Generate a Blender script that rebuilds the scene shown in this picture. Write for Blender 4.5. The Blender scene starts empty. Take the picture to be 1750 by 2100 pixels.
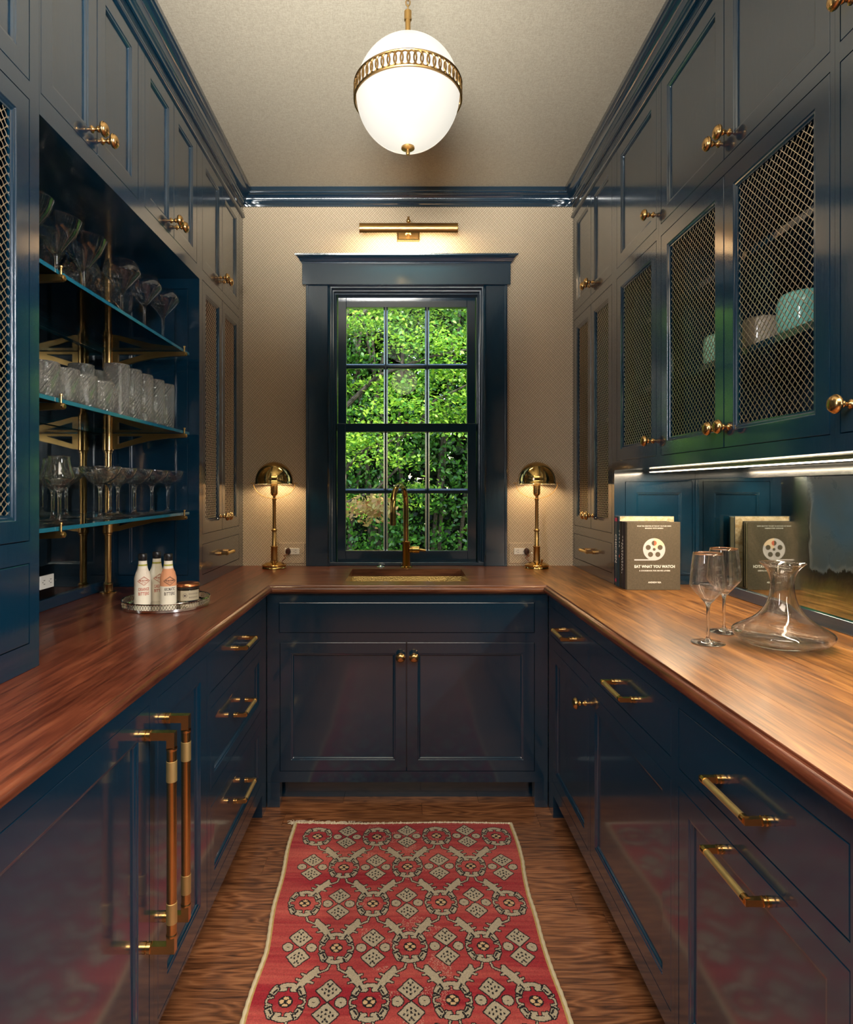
import bpy, bmesh, math, random
import numpy as np
from mathutils import Vector, Matrix
random.seed(7); np.random.seed(7)
PI = math.pi
S = bpy.context.scene
C = S.collection

# ------------------------------------------------------------------ camera
cd = bpy.data.cameras.new('camera'); cam = bpy.data.objects.new('camera', cd); C.objects.link(cam)
cam.location = (0, 0, 1.312); cam.rotation_euler = (PI/2, 0, 0)
cd.sensor_fit = 'VERTICAL'; cd.sensor_height = 24; cd.lens = 24*1260/2100
cd.shift_x = 50/2100; cd.shift_y = -50/2100; cd.clip_start = .02; cd.clip_end = 100
S.camera = cam
# ------------------------------------------------------------------ world, sun, large lights, exposure
W = bpy.data.worlds.new('world'); S.world = W; W.use_nodes = True
wn = W.node_tree; wn.nodes.clear()
wo = wn.nodes.new('ShaderNodeOutputWorld'); bg = wn.nodes.new('ShaderNodeBackground'); sk = wn.nodes.new('ShaderNodeTexSky')
sk.sky_type = 'NISHITA'; sk.sun_disc = False; sk.sun_elevation = math.radians(50); sk.sun_rotation = math.radians(160); sk.air_density = 1.6
bg.inputs['Strength'].default_value = .8
wn.links.new(sk.outputs[0], bg.inputs[0]); wn.links.new(bg.outputs[0], wo.inputs[0])
def light(name, kind, loc, energy, col, size=None, size_y=None, look=None, radius=None, spread=None):
    d = bpy.data.lights.new(name, kind); o = bpy.data.objects.new(name, d); C.objects.link(o); o.location = loc
    d.energy = energy; d.color = col
    if kind == 'AREA':
        d.shape = 'RECTANGLE'; d.size = size; d.size_y = size_y or size
        if spread: d.spread = math.radians(spread)
    if kind == 'POINT' and radius: d.shadow_soft_size = radius
    if look is not None: o.rotation_euler = (Vector(look)-Vector(loc)).to_track_quat('-Z', 'Y').to_euler()
    return o
sun = light('sun', 'SUN', (0, -4, 8), 6.0, (1, .96, .86), look=(-1.2, 0, 2.6)); sun.data.angle = .01
# added fill lights behind and beside the camera; no fixtures stand there
light('rear_bounce_fill', 'AREA', (-.25, -.75, 1.62), 16, (.97, .96, .90), .8, .5, look=(-.1, 1.95, 2.95), spread=42)
light('side_fill_right', 'AREA', (1.12, .1, 1.95), 15, (.97, .97, 1), .12, 1.1, look=(-1.0, 1.9, 1.75), spread=110)
light('side_fill_left', 'AREA', (-1.08, .1, 1.95), 6, (.97, .97, 1), .12, 1.1, look=(1.0, 1.9, 1.6), spread=110)
light('rear_overhead_fill', 'AREA', (0, -.5, 2.78), 78, (1, .89, .74), 1.7, 1.6, look=(0, -.5, 0), spread=138)
S.view_settings.view_transform = 'Standard'; S.view_settings.look = 'None'
S.view_settings.exposure = 0.45; S.view_settings.gamma = 1; S.view_settings.use_curve_mapping = False
cy = S.cycles
cy.use_denoising = True; cy.max_bounces = 14; cy.transmission_bounces = 12; cy.glossy_bounces = 6; cy.diffuse_bounces = 4
cy.transparent_max_bounces = 24; cy.sample_clamp_indirect = 5; cy.blur_glossy = .6; cy.use_adaptive_sampling = True; cy.adaptive_threshold = .02

# ------------------------------------------------------------------ measures
XL, XR = -.812, .8706          # faces of the wall cabinets
BL, BR = -.556, .600           # faces of the base cabinets
YB, YS = 3.134, 2.52           # back wall, sink cabinet face
ML, MR = -1.162, 1.213         # mirror planes
WL, WR = -1.18, 1.235          # side walls
ZC, ZH = .914, 2.822           # worktop, ceiling
YF = -2.3

# ------------------------------------------------------------------ helpers
ORG = {}
class MB:
    def __init__(s): s.v = []; s.f = []; s.m = []
    def add(s, vs, fs, mi=0):
        b = len(s.v); s.v += [tuple(p) for p in vs]
        for f in fs: s.f.append(tuple(b+i for i in f)); s.m.append(mi)
        return s
    def box(s, x0, x1, y0, y1, z0, z1, P=None, mi=0):
        P = P or (lambda a, b, c: (a, b, c))
        vs = [P(x, y, z) for z in (z0, z1) for y in (y0, y1) for x in (x0, x1)]
        return s.add(vs, [(0, 2, 3, 1), (4, 5, 7, 6), (0, 1, 5, 4), (2, 6, 7, 3), (0, 4, 6, 2), (1, 3, 7, 5)], mi)
    def ring(s, u0, u1, v0, v1, prof, P, closed=False, mi=0, cap=False):
        vs = []
        for (i, n) in prof: vs += [P(u0+i, v0+i, n), P(u1-i, v0+i, n), P(u1-i, v1-i, n), P(u0+i, v1-i, n)]
        k = len(prof); fs = []
        for a in range(k if closed else k-1):
            b = (a+1) % k
            for j in range(4): fs.append((4*a+j, 4*a+(j+1) % 4, 4*b+(j+1) % 4, 4*b+j))
        if cap: fs.append((4*k-4, 4*k-3, 4*k-2, 4*k-1))
        return s.add(vs, fs, mi)
    def lathe(s, prof, n=32, P=None, mi=0, rib=None, twist=0):
        # prof: (r, h); axis = h. P maps (a, b, h)
        P = P or (lambda a, b, h: (a, b, h)); vs = []; idx = []
        for (r, h) in prof:
            if r < 1e-6: idx.append([len(vs)]*n); vs.append(P(0, 0, h))
            else:
                idx.append(list(range(len(vs), len(vs)+n)))
                for k in range(n):
                    t = 2*PI*k/n; rr = r*(rib(t, h) if rib else 1); t += twist*h; vs.append(P(rr*math.cos(t), rr*math.sin(t), h))
        fs = []
        for a in range(len(prof)-1):
            A, B = idx[a], idx[a+1]
            for k in range(n):
                j = (k+1) % n; q = [A[k], A[j], B[j], B[k]]; w = []
                for x in q:
                    if x not in w: w.append(x)
                if len(w) > 2: fs.append(w)
        return s.add(vs, fs, mi)
    def tube(s, pts, r, n=8, mi=0, cap=True):
        pts = [Vector(p) for p in pts]; k = len(pts); rs = r if isinstance(r, (list, tuple)) else [r]*k
        vs = []; up = None
        for i, p in enumerate(pts):
            t = (pts[min(i+1, k-1)]-pts[max(i-1, 0)]).normalized()
            if up is None: up = t.orthogonal().normalized()
            else: up = (up-t*up.dot(t)).normalized()
            w = t.cross(up)
            for j in range(n):
                a = 2*PI*j/n; vs.append(p+(up*math.cos(a)+w*math.sin(a))*rs[i])
        fs = [(i*n+j, i*n+(j+1) % n, (i+1)*n+(j+1) % n, (i+1)*n+j) for i in range(k-1) for j in range(n)]
        if cap: fs += [tuple(range(n)), tuple((k-1)*n+j for j in range(n))]
        return s.add(vs, fs, mi)
    def prism(s, poly, h0, h1, P=None, mi=0):
        P = P or (lambda a, b, h: (a, b, h)); n = len(poly)
        vs = [P(a, b, h0) for a, b in poly]+[P(a, b, h1) for a, b in poly]
        return s.add(vs, [tuple(range(n)), tuple(range(n, 2*n))]+[(i, (i+1) % n, n+(i+1) % n, n+i) for i in range(n)], mi)
    def sweep(s, A, B, mi=0):  # two equal-length profile loops
        n = len(A)
        return s.add(list(A)+list(B), [(i, (i+1) % n, n+(i+1) % n, n+i) for i in range(n)]+[tuple(range(n)), tuple(range(n, 2*n))], mi)

def org(o):
    return ORG.get(o.name, Vector((0, 0, 0))) if o else Vector((0, 0, 0))
def mk(name, mb, mat, parent=None, smooth=False, bevel=0, loc=None, fixn=True, angle=40, weld=False):
    """links ONE mesh object; geometry given in world coordinates (or about loc)"""
    me = bpy.data.meshes.new(name)
    o0 = org(parent) if parent else (Vector(loc) if loc else Vector((0, 0, 0)))
    vs = mb.v if o0.length < 1e-9 else [(a-o0.x, b-o0.y, c-o0.z) for a, b, c in mb.v]
    me.from_pydata(vs, [], mb.f)
    for m in (mat if isinstance(mat, (list, tuple)) else [mat]): me.materials.append(m)
    if any(mb.m): me.polygons.foreach_set('material_index', mb.m)
    if fixn or weld:
        b = bmesh.new(); b.from_mesh(me)
        if weld: bmesh.ops.remove_doubles(b, verts=b.verts, dist=1e-5)
        bmesh.ops.recalc_face_normals(b, faces=b.faces); b.to_mesh(me); b.free()
    if smooth:
        me.shade_smooth() if hasattr(me, 'shade_smooth') else None
        try: me.set_sharp_from_angle(angle=math.radians(angle))
        except Exception: pass
    me.update()
    o = bpy.data.objects.new(name, me); C.objects.link(o)
    if parent: o.parent = parent
    elif loc: o.location = loc
    ORG[o.name] = o0.copy()
    if bevel:
        bv = o.modifiers.new('bevel', 'BEVEL'); bv.width = bevel; bv.segments = 2; bv.limit_method = 'ANGLE'; bv.angle_limit = math.radians(40)
    return o
def tag(o, label=None, cat=None, group=None, kind=None):
    if label: o['label'] = label
    if cat: o['category'] = cat
    if group: o['group'] = group
    if kind: o['kind'] = kind
    return o
def thing(name, label, cat, loc, group=None, kind=None):
    o = bpy.data.objects.new(name, None); C.objects.link(o); o.location = loc; o.empty_display_size = .05
    ORG[o.name] = Vector(loc); return tag(o, label, cat, group, kind)
def copy_tree(o, parent=None):
    c = o.copy(); C.objects.link(c)
    if parent: c.parent = parent
    for ch in list(o.children): copy_tree(ch, c)
    return c
# ---- local frames: u along, v up, n outwards
def PLf(u, v, n): return (XL+n, u, v)
def PRf(u, v, n): return (XR-n, u, v)
def PBl(u, v, n): return (BL+n, u, v)
def PBr(u, v, n): return (BR-n, u, v)
def PY(y): return lambda u, v, n: (u, y-n, v)

# ------------------------------------------------------------------ materials
def newmat(name):
    m = bpy.data.materials.new(name); m.use_nodes = True; nt = m.node_tree
    return m, nt, nt.nodes.get('Principled BSDF')
class N:
    def __init__(s, nt): s.t = nt
    def n(s, t, **k):
        x = s.t.nodes.new('ShaderNode'+t)
        for a, b in k.items(): setattr(x, a, b)
        return x
    def l(s, a, b): s.t.links.new(a, b)
    def m(s, op, a, b=None, c=None):
        x = s.n('Math', operation=op)
        for i, q in enumerate((a, b, c)):
            if q is None: continue
            if isinstance(q, (int, float)): x.inputs[i].default_value = q
            else: s.l(q, x.inputs[i])
        return x.outputs[0]
    def noise(s, vec, scale, detail=3, rough=.5, dist=0):
        x = s.n('TexNoise'); x.inputs['Scale'].default_value = scale; x.inputs['Detail'].default_value = detail
        x.inputs['Roughness'].default_value = rough; x.inputs['Distortion'].default_value = dist
        if vec is not None: s.l(vec, x.inputs['Vector'])
        return x.outputs['Fac']
    def mapv(s, vec, sc=(1, 1, 1), loc=(0, 0, 0), rot=(0, 0, 0)):
        x = s.n('Mapping'); x.inputs['Scale'].default_value = sc; x.inputs['Location'].default_value = loc; x.inputs['Rotation'].default_value = rot
        s.l(vec, x.inputs['Vector']); return x.outputs[0]
    def ramp(s, fac, stops):
        x = s.n('ValToRGB'); e = x.color_ramp.elements
        while len(e) < len(stops): e.new(.5)
        for i, (p, c) in enumerate(stops): e[i].position = p; e[i].color = (*c, 1)
        s.l(fac, x.inputs[0]); return x.outputs[0]
    def mix(s, f, a, b, mode='MIX'):
        x = s.n('Mix', data_type='RGBA', blend_type=mode)
        for sock, q in ((x.inputs[0], f), (x.inputs[6], a), (x.inputs[7], b)):
            if isinstance(q, (int, float)): sock.default_value = q
            elif isinstance(q, tuple): sock.default_value = (*q, 1)
            else: s.l(q, sock)
        return x.outputs[2]
    def bump(s, h, strength, dist, bs):
        x = s.n('Bump'); x.inputs['Strength'].default_value = strength; x.inputs['Distance'].default_value = dist
        s.l(h, x.inputs['Height']); s.l(x.outputs[0], bs.inputs['Normal'])
def basic(name, col, rough=.5, metal=0, spec=.5, **k):
    m, nt, b = newmat(name)
    b.inputs['Base Color'].default_value = (*col, 1); b.inputs['Roughness'].default_value = rough; b.inputs['Metallic'].default_value = metal
    b.inputs['Specular IOR Level'].default_value = spec
    for a, v in k.items(): b.inputs[a.replace('_', ' ')].default_value = v
    return m
def m_paint(name, col, rough=.2, bump=.10):
    m, nt, b = newmat(name); q = N(nt); g = q.n('NewGeometry').outputs['Position']
    f = q.noise(q.mapv(g, (30, 30, 9)), 2.2, 4, .6); f2 = q.noise(g, 2.0, 2)
    q.l(q.mix(f2, tuple(c*.9 for c in col), tuple(c*1.12 for c in col)), b.inputs['Base Color'])
    b.inputs['Roughness'].default_value = rough; b.inputs['Coat Weight'].default_value = 1; b.inputs['Coat Roughness'].default_value = .10; b.inputs['Coat IOR'].default_value = 1.62
    b.inputs['Specular IOR Level'].default_value = .5
    q.bump(f, bump, .004, b); return m
NAVY = m_paint('navy_gloss_paint', (.0016, .0215, .044))
def m_wood(name, axis, dark, mid, light, rough=.25, scale=1.0, per_object=True, contrast=1.0, coat=.3, rings=7.0):
    m, nt, b = newmat(name); q = N(nt); g = q.n('NewGeometry').outputs['Position']
    vec = g
    if per_object:
        rnd = q.n('ObjectInfo').outputs['Random']; cmb = q.n('CombineXYZ')
        q.l(q.m('MULTIPLY', rnd, 37.0), cmb.inputs[0]); q.l(q.m('MULTIPLY', rnd, 19.0), cmb.inputs[1]); q.l(q.m('MULTIPLY', rnd, 7.0), cmb.inputs[2])
        add = q.n('VectorMath', operation='ADD'); q.l(g, add.inputs[0]); q.l(cmb.outputs[0], add.inputs[1]); vec = add.outputs[0]
    st = (1.1*scale, 9*scale, 9*scale) if axis == 'X' else (9*scale, 1.1*scale, 9*scale)
    mv = q.mapv(vec, st)
    base = q.noise(mv, 1.0, 3, .5, .35)
    ringf = q.m('FRACT', q.m('MULTIPLY', base, float(rings)))
    tri = q.m('ABSOLUTE', q.m('SUBTRACT', q.m('MULTIPLY', ringf, 2.0), 1.0))
    st2 = (9*scale, 170*scale, 170*scale) if axis == 'X' else (170*scale, 9*scale, 170*scale)
    pores = q.noise(q.mapv(vec, st2), 1.0, 3, .65)
    st3 = (3.2*scale, 85*scale, 85*scale) if axis == 'X' else (85*scale, 3.2*scale, 85*scale)
    mid2 = q.noise(q.mapv(vec, st3), 1.0, 3, .6, .4)
    tri = q.m('POWER', tri, 1.6)
    f = q.m('ADD', q.m('MULTIPLY', tri, .24*contrast), q.m('ADD', q.m('MULTIPLY', pores, .46), q.m('MULTIPLY', mid2, .36)))
    col = q.ramp(f, [(.30, dark), (.50, mid), (.74, light)])
    if per_object:
        rr = q.n('MapRange'); rr.inputs[3].default_value = .78; rr.inputs[4].default_value = 1.22; q.l(rnd, rr.inputs[0])
        col = q.mix(1.0, col, rr.outputs[0], 'MULTIPLY')
    q.l(col, b.inputs['Base Color'])
    b.inputs['Roughness'].default_value = rough; b.inputs['Coat Weight'].default_value = coat; b.inputs['Coat Roughness'].default_value = .12
    q.bump(pores, .12, .001, b); return m
WAL_Y = m_wood('walnut_y', 'Y', (.040, .008, .004), (.118, .029, .013), (.20, .058, .025), .32, contrast=.7, coat=.12)
WAL_LIT = m_wood('walnut_y_lit', 'Y', (.055, .017, .004), (.20, .079, .018), (.38, .175, .045), .34, contrast=.7, coat=.1)  # lit copy of walnut_y: the strip light's golden tone put into the colour
WAL_X = m_wood('walnut_x', 'X', (.050, .014, .007), (.17, .060, .026), (.31, .13, .058), .32, contrast=.7, coat=.12)
OAK = m_wood('stained_oak', 'X', (.028, .009, .004), (.185, .068, .026), (.30, .125, .052), .38, 1.25, contrast=1.1, coat=.15, rings=16)
def m_brass(name, col, rough):
    m, nt, b = newmat(name); q = N(nt); g = q.n('NewGeometry').outputs['Position']
    f = q.noise(g, 25, 3); q.l(q.mix(f, tuple(c*.82 for c in col), col), b.inputs['Base Color'])
    b.inputs['Metallic'].default_value = 1; b.inputs['Roughness'].default_value = rough; return m
BRASS = m_brass('satin_brass', (.72, .44, .17), .24)
BRASS_P = m_brass('polished_brass', (.66, .43, .14), .1)
BRASS_A = m_brass('aged_brass', (.55, .34, .12), .33)
BRASS_K = m_brass('knurled_brass', (.78, .57, .24), .5)
WIRE = basic('brass_wire', (.88, .74, .55), .42, 1)
CHROME = basic('polished_nickel', (.72, .70, .66), .1, 1)
def m_glass(name, col=(1, 1, 1), ior=1.45):
    m, nt, b = newmat(name)
    b.inputs['Base Color'].default_value = (*col, 1); b.inputs['Transmission Weight'].default_value = 1
    b.inputs['Roughness'].default_value = 0; b.inputs['IOR'].default_value = ior; return m
def soften(m, f):   # part of the light passes thin glass unbent
    nt = m.node_tree; q = N(nt); tr = q.n('BsdfTransparent'); tr.inputs[0].default_value = (.97, .98, .98, 1); mx = q.n('MixShader'); mx.inputs[0].default_value = f
    q.l(nt.nodes['Principled BSDF'].outputs[0], mx.inputs[1]); q.l(tr.outputs[0], mx.inputs[2]); q.l(mx.outputs[0], nt.nodes['Material Output'].inputs[0]); return m
GLASS = soften(m_glass('clear_glass', (1, 1, 1), 1.52), .12)
GLASSR = m_glass('ribbed_glass', (.95, .93, .88), 1.5); GLASSR.node_tree.nodes['Principled BSDF'].inputs['Transmission Weight'].default_value = .96; soften(GLASSR, .12)
def m_sheet(name, tint, refl=1.0):
    m, nt, b = newmat(name); q = N(nt); nt.nodes.remove(b); out = nt.nodes['Material Output']
    tr = q.n('BsdfTransparent'); tr.inputs[0].default_value = (*tint, 1); gl = q.n('BsdfGlossy'); gl.inputs['Roughness'].default_value = .01
    fr = q.n('Fresnel'); fr.inputs[0].default_value = 1.5; mx = q.n('MixShader')
    q.l(q.m('MULTIPLY', fr.outputs[0], refl), mx.inputs[0]); q.l(tr.outputs[0], mx.inputs[1]); q.l(gl.outputs[0], mx.inputs[2]); q.l(mx.outputs[0], out.inputs[0]); return m
PANE = m_sheet('window_glass', (.97, .98, .97), .7); SHEET = m_sheet('shelf_glass', (.86, .95, .93)); ACRYL = m_sheet('clear_acrylic', (.95, .95, .95))
EDGE = basic('shelf_glass_edge', (.02, .22, .32), .08, 0, .8, Transmission_Weight=.5)
def m_mirror(name, col, dark):
    m, nt, b = newmat(name); q = N(nt); g = q.n('NewGeometry').outputs['Position']
    f = q.noise(g, 3.2, 5, .62, .5); c = q.ramp(f, [(.35, dark), (.62, col)]); q.l(c, b.inputs['Base Color'])
    f2 = q.noise(g, 9, 4, .6); mr = q.n('MapRange'); mr.inputs[1].default_value = .4; mr.inputs[2].default_value = .75; mr.inputs[3].default_value = .03; mr.inputs[4].default_value = .16
    q.l(f2, mr.inputs[0]); q.l(mr.outputs[0], b.inputs['Roughness']); b.inputs['Metallic'].default_value = 1; mr.inputs[4].default_value = .07; return m
MIRROR = m_mirror('antique_mirror', (.50, .53, .50), (.22, .26, .25))
def m_mirror_r():  # mirror turns to dark teal blotches towards the near end, above the worktop
    m, nt, b = newmat('antique_mirror_right'); q = N(nt); g = q.n('NewGeometry').outputs['Position']; sp = q.n('SeparateXYZ'); q.l(g, sp.inputs[0])
    f = q.noise(g, 3.6, 6, .65, .6); c = q.ramp(f, [(.35, (.34, .40, .40)), (.62, (.62, .66, .62))])
    n2 = q.noise(g, 5.5, 6, .7, 1.2); n3 = q.noise(g, 1.6, 4, .6, .3)
    def sm(v, a, e):
        x = q.n('MapRange', interpolation_type='SMOOTHSTEP'); x.inputs[1].default_value = a; x.inputs[2].default_value = e; q.l(v, x.inputs[0]); return x.outputs[0]
    my = sm(q.m('ADD', sp.outputs[1], q.m('MULTIPLY', q.m('SUBTRACT', n2, .5), .12)), 1.93, 1.82); mz = sm(q.m('ADD', sp.outputs[2], q.m('MULTIPLY', q.m('SUBTRACT', n2, .5), .10)), 1.00, 1.09)
    b.inputs['Specular IOR Level'].default_value = .08
    k = q.m('MULTIPLY', q.m('MULTIPLY', my, mz), .985)
    blotch = q.ramp(n3, [(.35, (.010, .020, .022)), (.5, (.012, .040, .065)), (.68, (.05, .045, .028))])
    q.l(q.mix(k, c, q.mix(1.0, blotch, (.35, .42, .48), 'MULTIPLY')), b.inputs['Base Color']); q.l(q.m('SUBTRACT', 1, sm(k, .86, .975)), b.inputs['Metallic'])
    q.l(q.m('ADD', .03, q.m('MULTIPLY', k, q.m('ADD', .12, q.m('MULTIPLY', n2, .3)))), b.inputs['Roughness']); return m
MIRROR_R = m_mirror_r()
def m_wallpaper():
    m, nt, b = newmat('woven_wallpaper'); q = N(nt); g = q.n('NewGeometry').outputs['Position']; sp = q.n('SeparateXYZ'); q.l(g, sp.inputs[0])
    X = q.m('DIVIDE', sp.outputs[0], .026); Z = q.m('DIVIDE', sp.outputs[2], .0287)
    u = q.m('ADD', q.m('ADD', X, Z), 200); v = q.m('ADD', q.m('SUBTRACT', X, Z), 400)
    par = q.m('MODULO', q.m('ADD', q.m('FLOOR', u), q.m('FLOOR', v)), 2.0)
    fu = q.m('FRACT', u); fv = q.m('FRACT', v)
    w = q.m('ADD', q.m('MULTIPLY', par, fv), q.m('MULTIPLY', q.m('SUBTRACT', 1, par), fu))
    a = q.m('ADD', q.m('MULTIPLY', par, fu), q.m('MULTIPLY', q.m('SUBTRACT', 1, par), fv))
    t = q.m('ABSOLUTE', q.m('SUBTRACT', q.m('FRACT', q.m('MULTIPLY', w, 2.5)), .5))   # .5 on the dark lines
    endf = q.m('SUBTRACT', 1, q.m('MULTIPLY', q.m('GREATER_THAN', q.m('ABSOLUTE', q.m('SUBTRACT', a, .5)), .46), .6))
    d = q.n('MapRange', interpolation_type='SMOOTHSTEP'); d.inputs[1].default_value = .2; d.inputs[2].default_value = .42; q.l(t, d.inputs[0])
    dk = q.m('MULTIPLY', d.outputs[0], endf); nz = q.noise(g, 70, 4, .7); big = q.noise(g, 3, 3)
    c = q.mix(dk, (.80, .64, .45), (.13, .086, .05)); c = q.mix(q.m('MULTIPLY', nz, .5), c, (.33, .26, .17)); c = q.mix(q.m('MULTIPLY', big, .25), c, (.4, .34, .24))
    q.l(c, b.inputs['Base Color']); b.inputs['Roughness'].default_value = .6; b.inputs['Specular IOR Level'].default_value = .25
    q.bump(q.m('SUBTRACT', 1, dk), .4, .001, b); return m
WALLP = m_wallpaper()
def m_cloth(name, c0, c1, sc=620):
    m, nt, b = newmat(name); q = N(nt); g = q.n('NewGeometry').outputs['Position']
    a = q.noise(q.mapv(g, (1, .12, 1)), sc, 2); d = q.noise(q.mapv(g, (.12, 1, 1)), sc*.8, 2); e = q.noise(g, 240, 2, .6)
    f = q.m('MULTIPLY', q.m('ADD', q.m('ADD', a, d), e), .333)
    q.l(q.ramp(f, [(.42, c0), (.58, c1)]), b.inputs['Base Color']); b.inputs['Roughness'].default_value = .85; b.inputs['Specular IOR Level'].default_value = .2
    q.bump(f, .5, .001, b); return m
GRASS = m_cloth('ceiling_grasscloth', (.32, .285, .22), (.42, .375, .295))
PLAIN = m_cloth('rear_wall_cloth', (.03, .032, .034), (.05, .053, .055))
WHITEP = basic('white_plastic', (.72, .68, .60), .35); DARKP = basic('dark_slot', (.02, .015, .012), .4); BROWNP = basic('brown_bakelite', (.045, .014, .008), .3)
CORD = basic('brown_cord', (.16, .05, .02), .7)
def emit(name, col, st, base=None):
    m, nt, b = newmat(name); b.inputs['Base Color'].default_value = (*(base or col), 1); b.inputs['Emission Color'].default_value = (*col, 1); b.inputs['Emission Strength'].default_value = st
    b.inputs['Roughness'].default_value = .25; return m
DARKIN = basic('cabinet_inside', (.012, .014, .018), .5)

# ------------------------------------------------------------------ room shell
def struct(name, mb, mat, **k): return tag(mk(name, mb, mat, **k), kind='structure')
fl = struct('floor', MB().box(WL-.1, WR+.1, YF-.1, YB+.1, -.1, -.012), basic('subfloor', (.02, .01, .006), .8))
yy = -1.2; row = 0
while yy < YS+.12:
    w = .094; x = WL+.35 - random.random()*.5
    x = -.78
    cuts = [-.78]; c_ = -.78 + random.uniform(.1, .9)
    while c_ < .80: cuts.append(c_); c_ += random.uniform(.55, 1.1)
    cuts.append(.82)
    for a, b_ in zip(cuts[:-1], cuts[1:]):
        mk('plank', MB().box(a+.0004, b_-.0004, yy+.0004, yy+w-.0004, -.012, 0), OAK, fl, bevel=.0006, fixn=False)
    yy += w; row += 1
struct('ceiling', MB().box(WL-.1, WR+.1, YF-.1, YB+.1, ZH, ZH+.12), GRASS)
struct('wall_left', MB().box(WL-.1, WL, YF-.1, YB+.1, -.1, ZH), PLAIN)
struct('wall_right', MB().box(WR, WR+.1, YF-.1, YB+.1, -.1, ZH), PLAIN)
struct('wall_rear', MB().box(WL, WR, YF-.1, YF, -.1, ZH), PLAIN)
# back wall with the window opening
OX0, OX1, OZ1 = -.374, .4214, 2.344
wb = MB(); wb.box(WL, OX0, YB, YB+.16, -.1, ZH); wb.box(OX1, WR, YB, YB+.16, -.1, ZH); wb.box(OX0, OX1, YB, YB+.16, OZ1, ZH); wb.box(OX0, OX1, YB, YB+.16, -.1, .93)
struct('wall_back', wb, WALLP)
# crown moulding: (projection, height), mitred at the inner corners
CR = [(0, 2.742), (.009, 2.742), (.010, 2.751), (.015, 2.754), (.0155, 2.762), (.018, 2.764)]
for k in range(7):
    a = k/6*PI/2; CR.append((.018+.026*(1-math.cos(a)), 2.764+.030*math.sin(a)))
CR += [(.046, 2.796), (.0475, 2.802), (.053, 2.804), (.053, ZH), (0, ZH)]
def crown(i, A, B):
    return struct('trim_%d' % i, MB().sweep(A, B), NAVY, smooth=True, angle=28)
crown(1, [(XL+p, .0, z) for p, z in CR], [(XL+p, YB-p, z) for p, z in CR])
crown(2, [(XL+p, YB-p, z) for p, z in CR], [(XR-p, YB-p, z) for p, z in CR])
crown(3, [(XR-p, .0, z) for p, z in CR], [(XR-p, YB-p, z) for p, z in CR])
BD = [(0, 2.686), (.006, 2.687), (.010, 2.692), (.010, 2.697), (.005, 2.702), (.004, 2.712), (0, 2.713)]
struct('trim_4', MB().sweep([(XL+p, .0, z) for p, z in BD], [(XL+p, YB, z) for p, z in BD]), NAVY, smooth=True)
struct('trim_5', MB().sweep([(XR-p, .0, z) for p, z in BD], [(XR-p, YB, z) for p, z in BD]), NAVY, smooth=True)

# ------------------------------------------------------------------ window
win = thing('window_1', None, None, ((OX0+OX1)/2, YB, .93), kind='structure')
PW = PY(YB)
for (a, b_) in ((-.487, OX0), (OX1, .532)):
    c = MB(); c.box(a, b_, YB-.022, YB-.0005, ZC, 2.337)
    s = 1 if a < 0 else -1; o_ = a if a < 0 else b_
    c.box(min(o_, o_+s*.012), max(o_, o_+s*.012), YB-.028, YB-.021, ZC, 2.337)
    mk('casing', c, NAVY, win, bevel=.002)
mk('header', MB().box(-.505, .548, YB-.034, YB-.0005, 2.337, 2.446), NAVY, win, bevel=.002)
HP = [(0, 2.444), (.036, 2.444), (.038, 2.449), (.043, 2.452), (.048, 2.462), (.058, 2.472), (.066, 2.475), (.068, 2.482), (0, 2.482)]
hc = MB(); x0, x1 = -.505, .548
L_ = [(x0-(p-.034 if p > .034 else 0), YB-p, z) for p, z in HP]; R_ = [(x1+(p-.034 if p > .034 else 0), YB-p, z) for p, z in HP]
mk('cornice', hc.sweep(L_, R_), NAVY, win, smooth=True, angle=30)
jm = MB()   # stepped jamb lining from the casing into the depth of the wall
jm.ring(OX0-.004, OX1+.004, ZC-.3, OZ1+.004, [(0, .024), (.006, .028), (.010, .024), (.012, .004), (.018, .002), (.020, -.028), (.026, -.030), (.028, -.055), (.034, -.056), (.037, -.075), (.037, -.15), (0, -.15)], PW)
mk('jamb', jm, NAVY, win, smooth=True, angle=30)
mk('sill', MB().box(OX0+.0, OX1-.0, YB-.012, YB+.15, ZC+.001, .932), NAVY, win, bevel=.002)
GX = [(-.2941, -.0975), (-.0755, .1206), (.1437, .3414)]
def sash(name, y, zr, z0, z1):
    d = MB(); SX0, SX1 = -.338, .386
    P = PY(y)
    d.box(SX0, GX[0][0], z0, z1, -.034, 0, P); d.box(GX[2][1], SX1, z0, z1, -.034, 0, P)
    d.box(GX[0][0], GX[2][1], z0, zr[1][0], -.034, 0, P); d.box(GX[0][0], GX[2][1], zr[0][1], z1, -.034, 0, P)
    o = mk(name, d, NAVY, win, bevel=.0015)
    for i in (0, 1):
        a, b_ = GX[i][1], GX[i+1][0]; m_ = (a+b_)/2
        mk('muntin', MB().prism([(a, -.022), (a, -.014), (m_-.004, -.001), (m_+.004, -.001), (b_, -.014), (b_, -.022)], zr[1][0]-.004, zr[0][1]+.004, lambda u, n, v: P(u, v, n)), NAVY, o)
    a, b_ = zr[1][1], zr[0][0]; m_ = (a+b_)/2
    mk('muntin', MB().prism([(a, -.022), (a, -.014), (m_-.004, -.0015), (m_+.004, -.0015), (b_, -.014), (b_, -.022)], GX[0][0]-.002, GX[2][1]+.002, lambda v, n, u: P(u, v, n)), NAVY, o)
    for gx in GX:
        for gz in zr: mk('pane', MB().box(gx[0]-.002, gx[1]+.002, gz[0]-.002, gz[1]+.002, -.021, -.018, P), PANE, o)
sash('upper_sash', 3.236, [(1.9665, 2.2617), (1.6483, 1.9409)], 1.612, 2.312)
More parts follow.
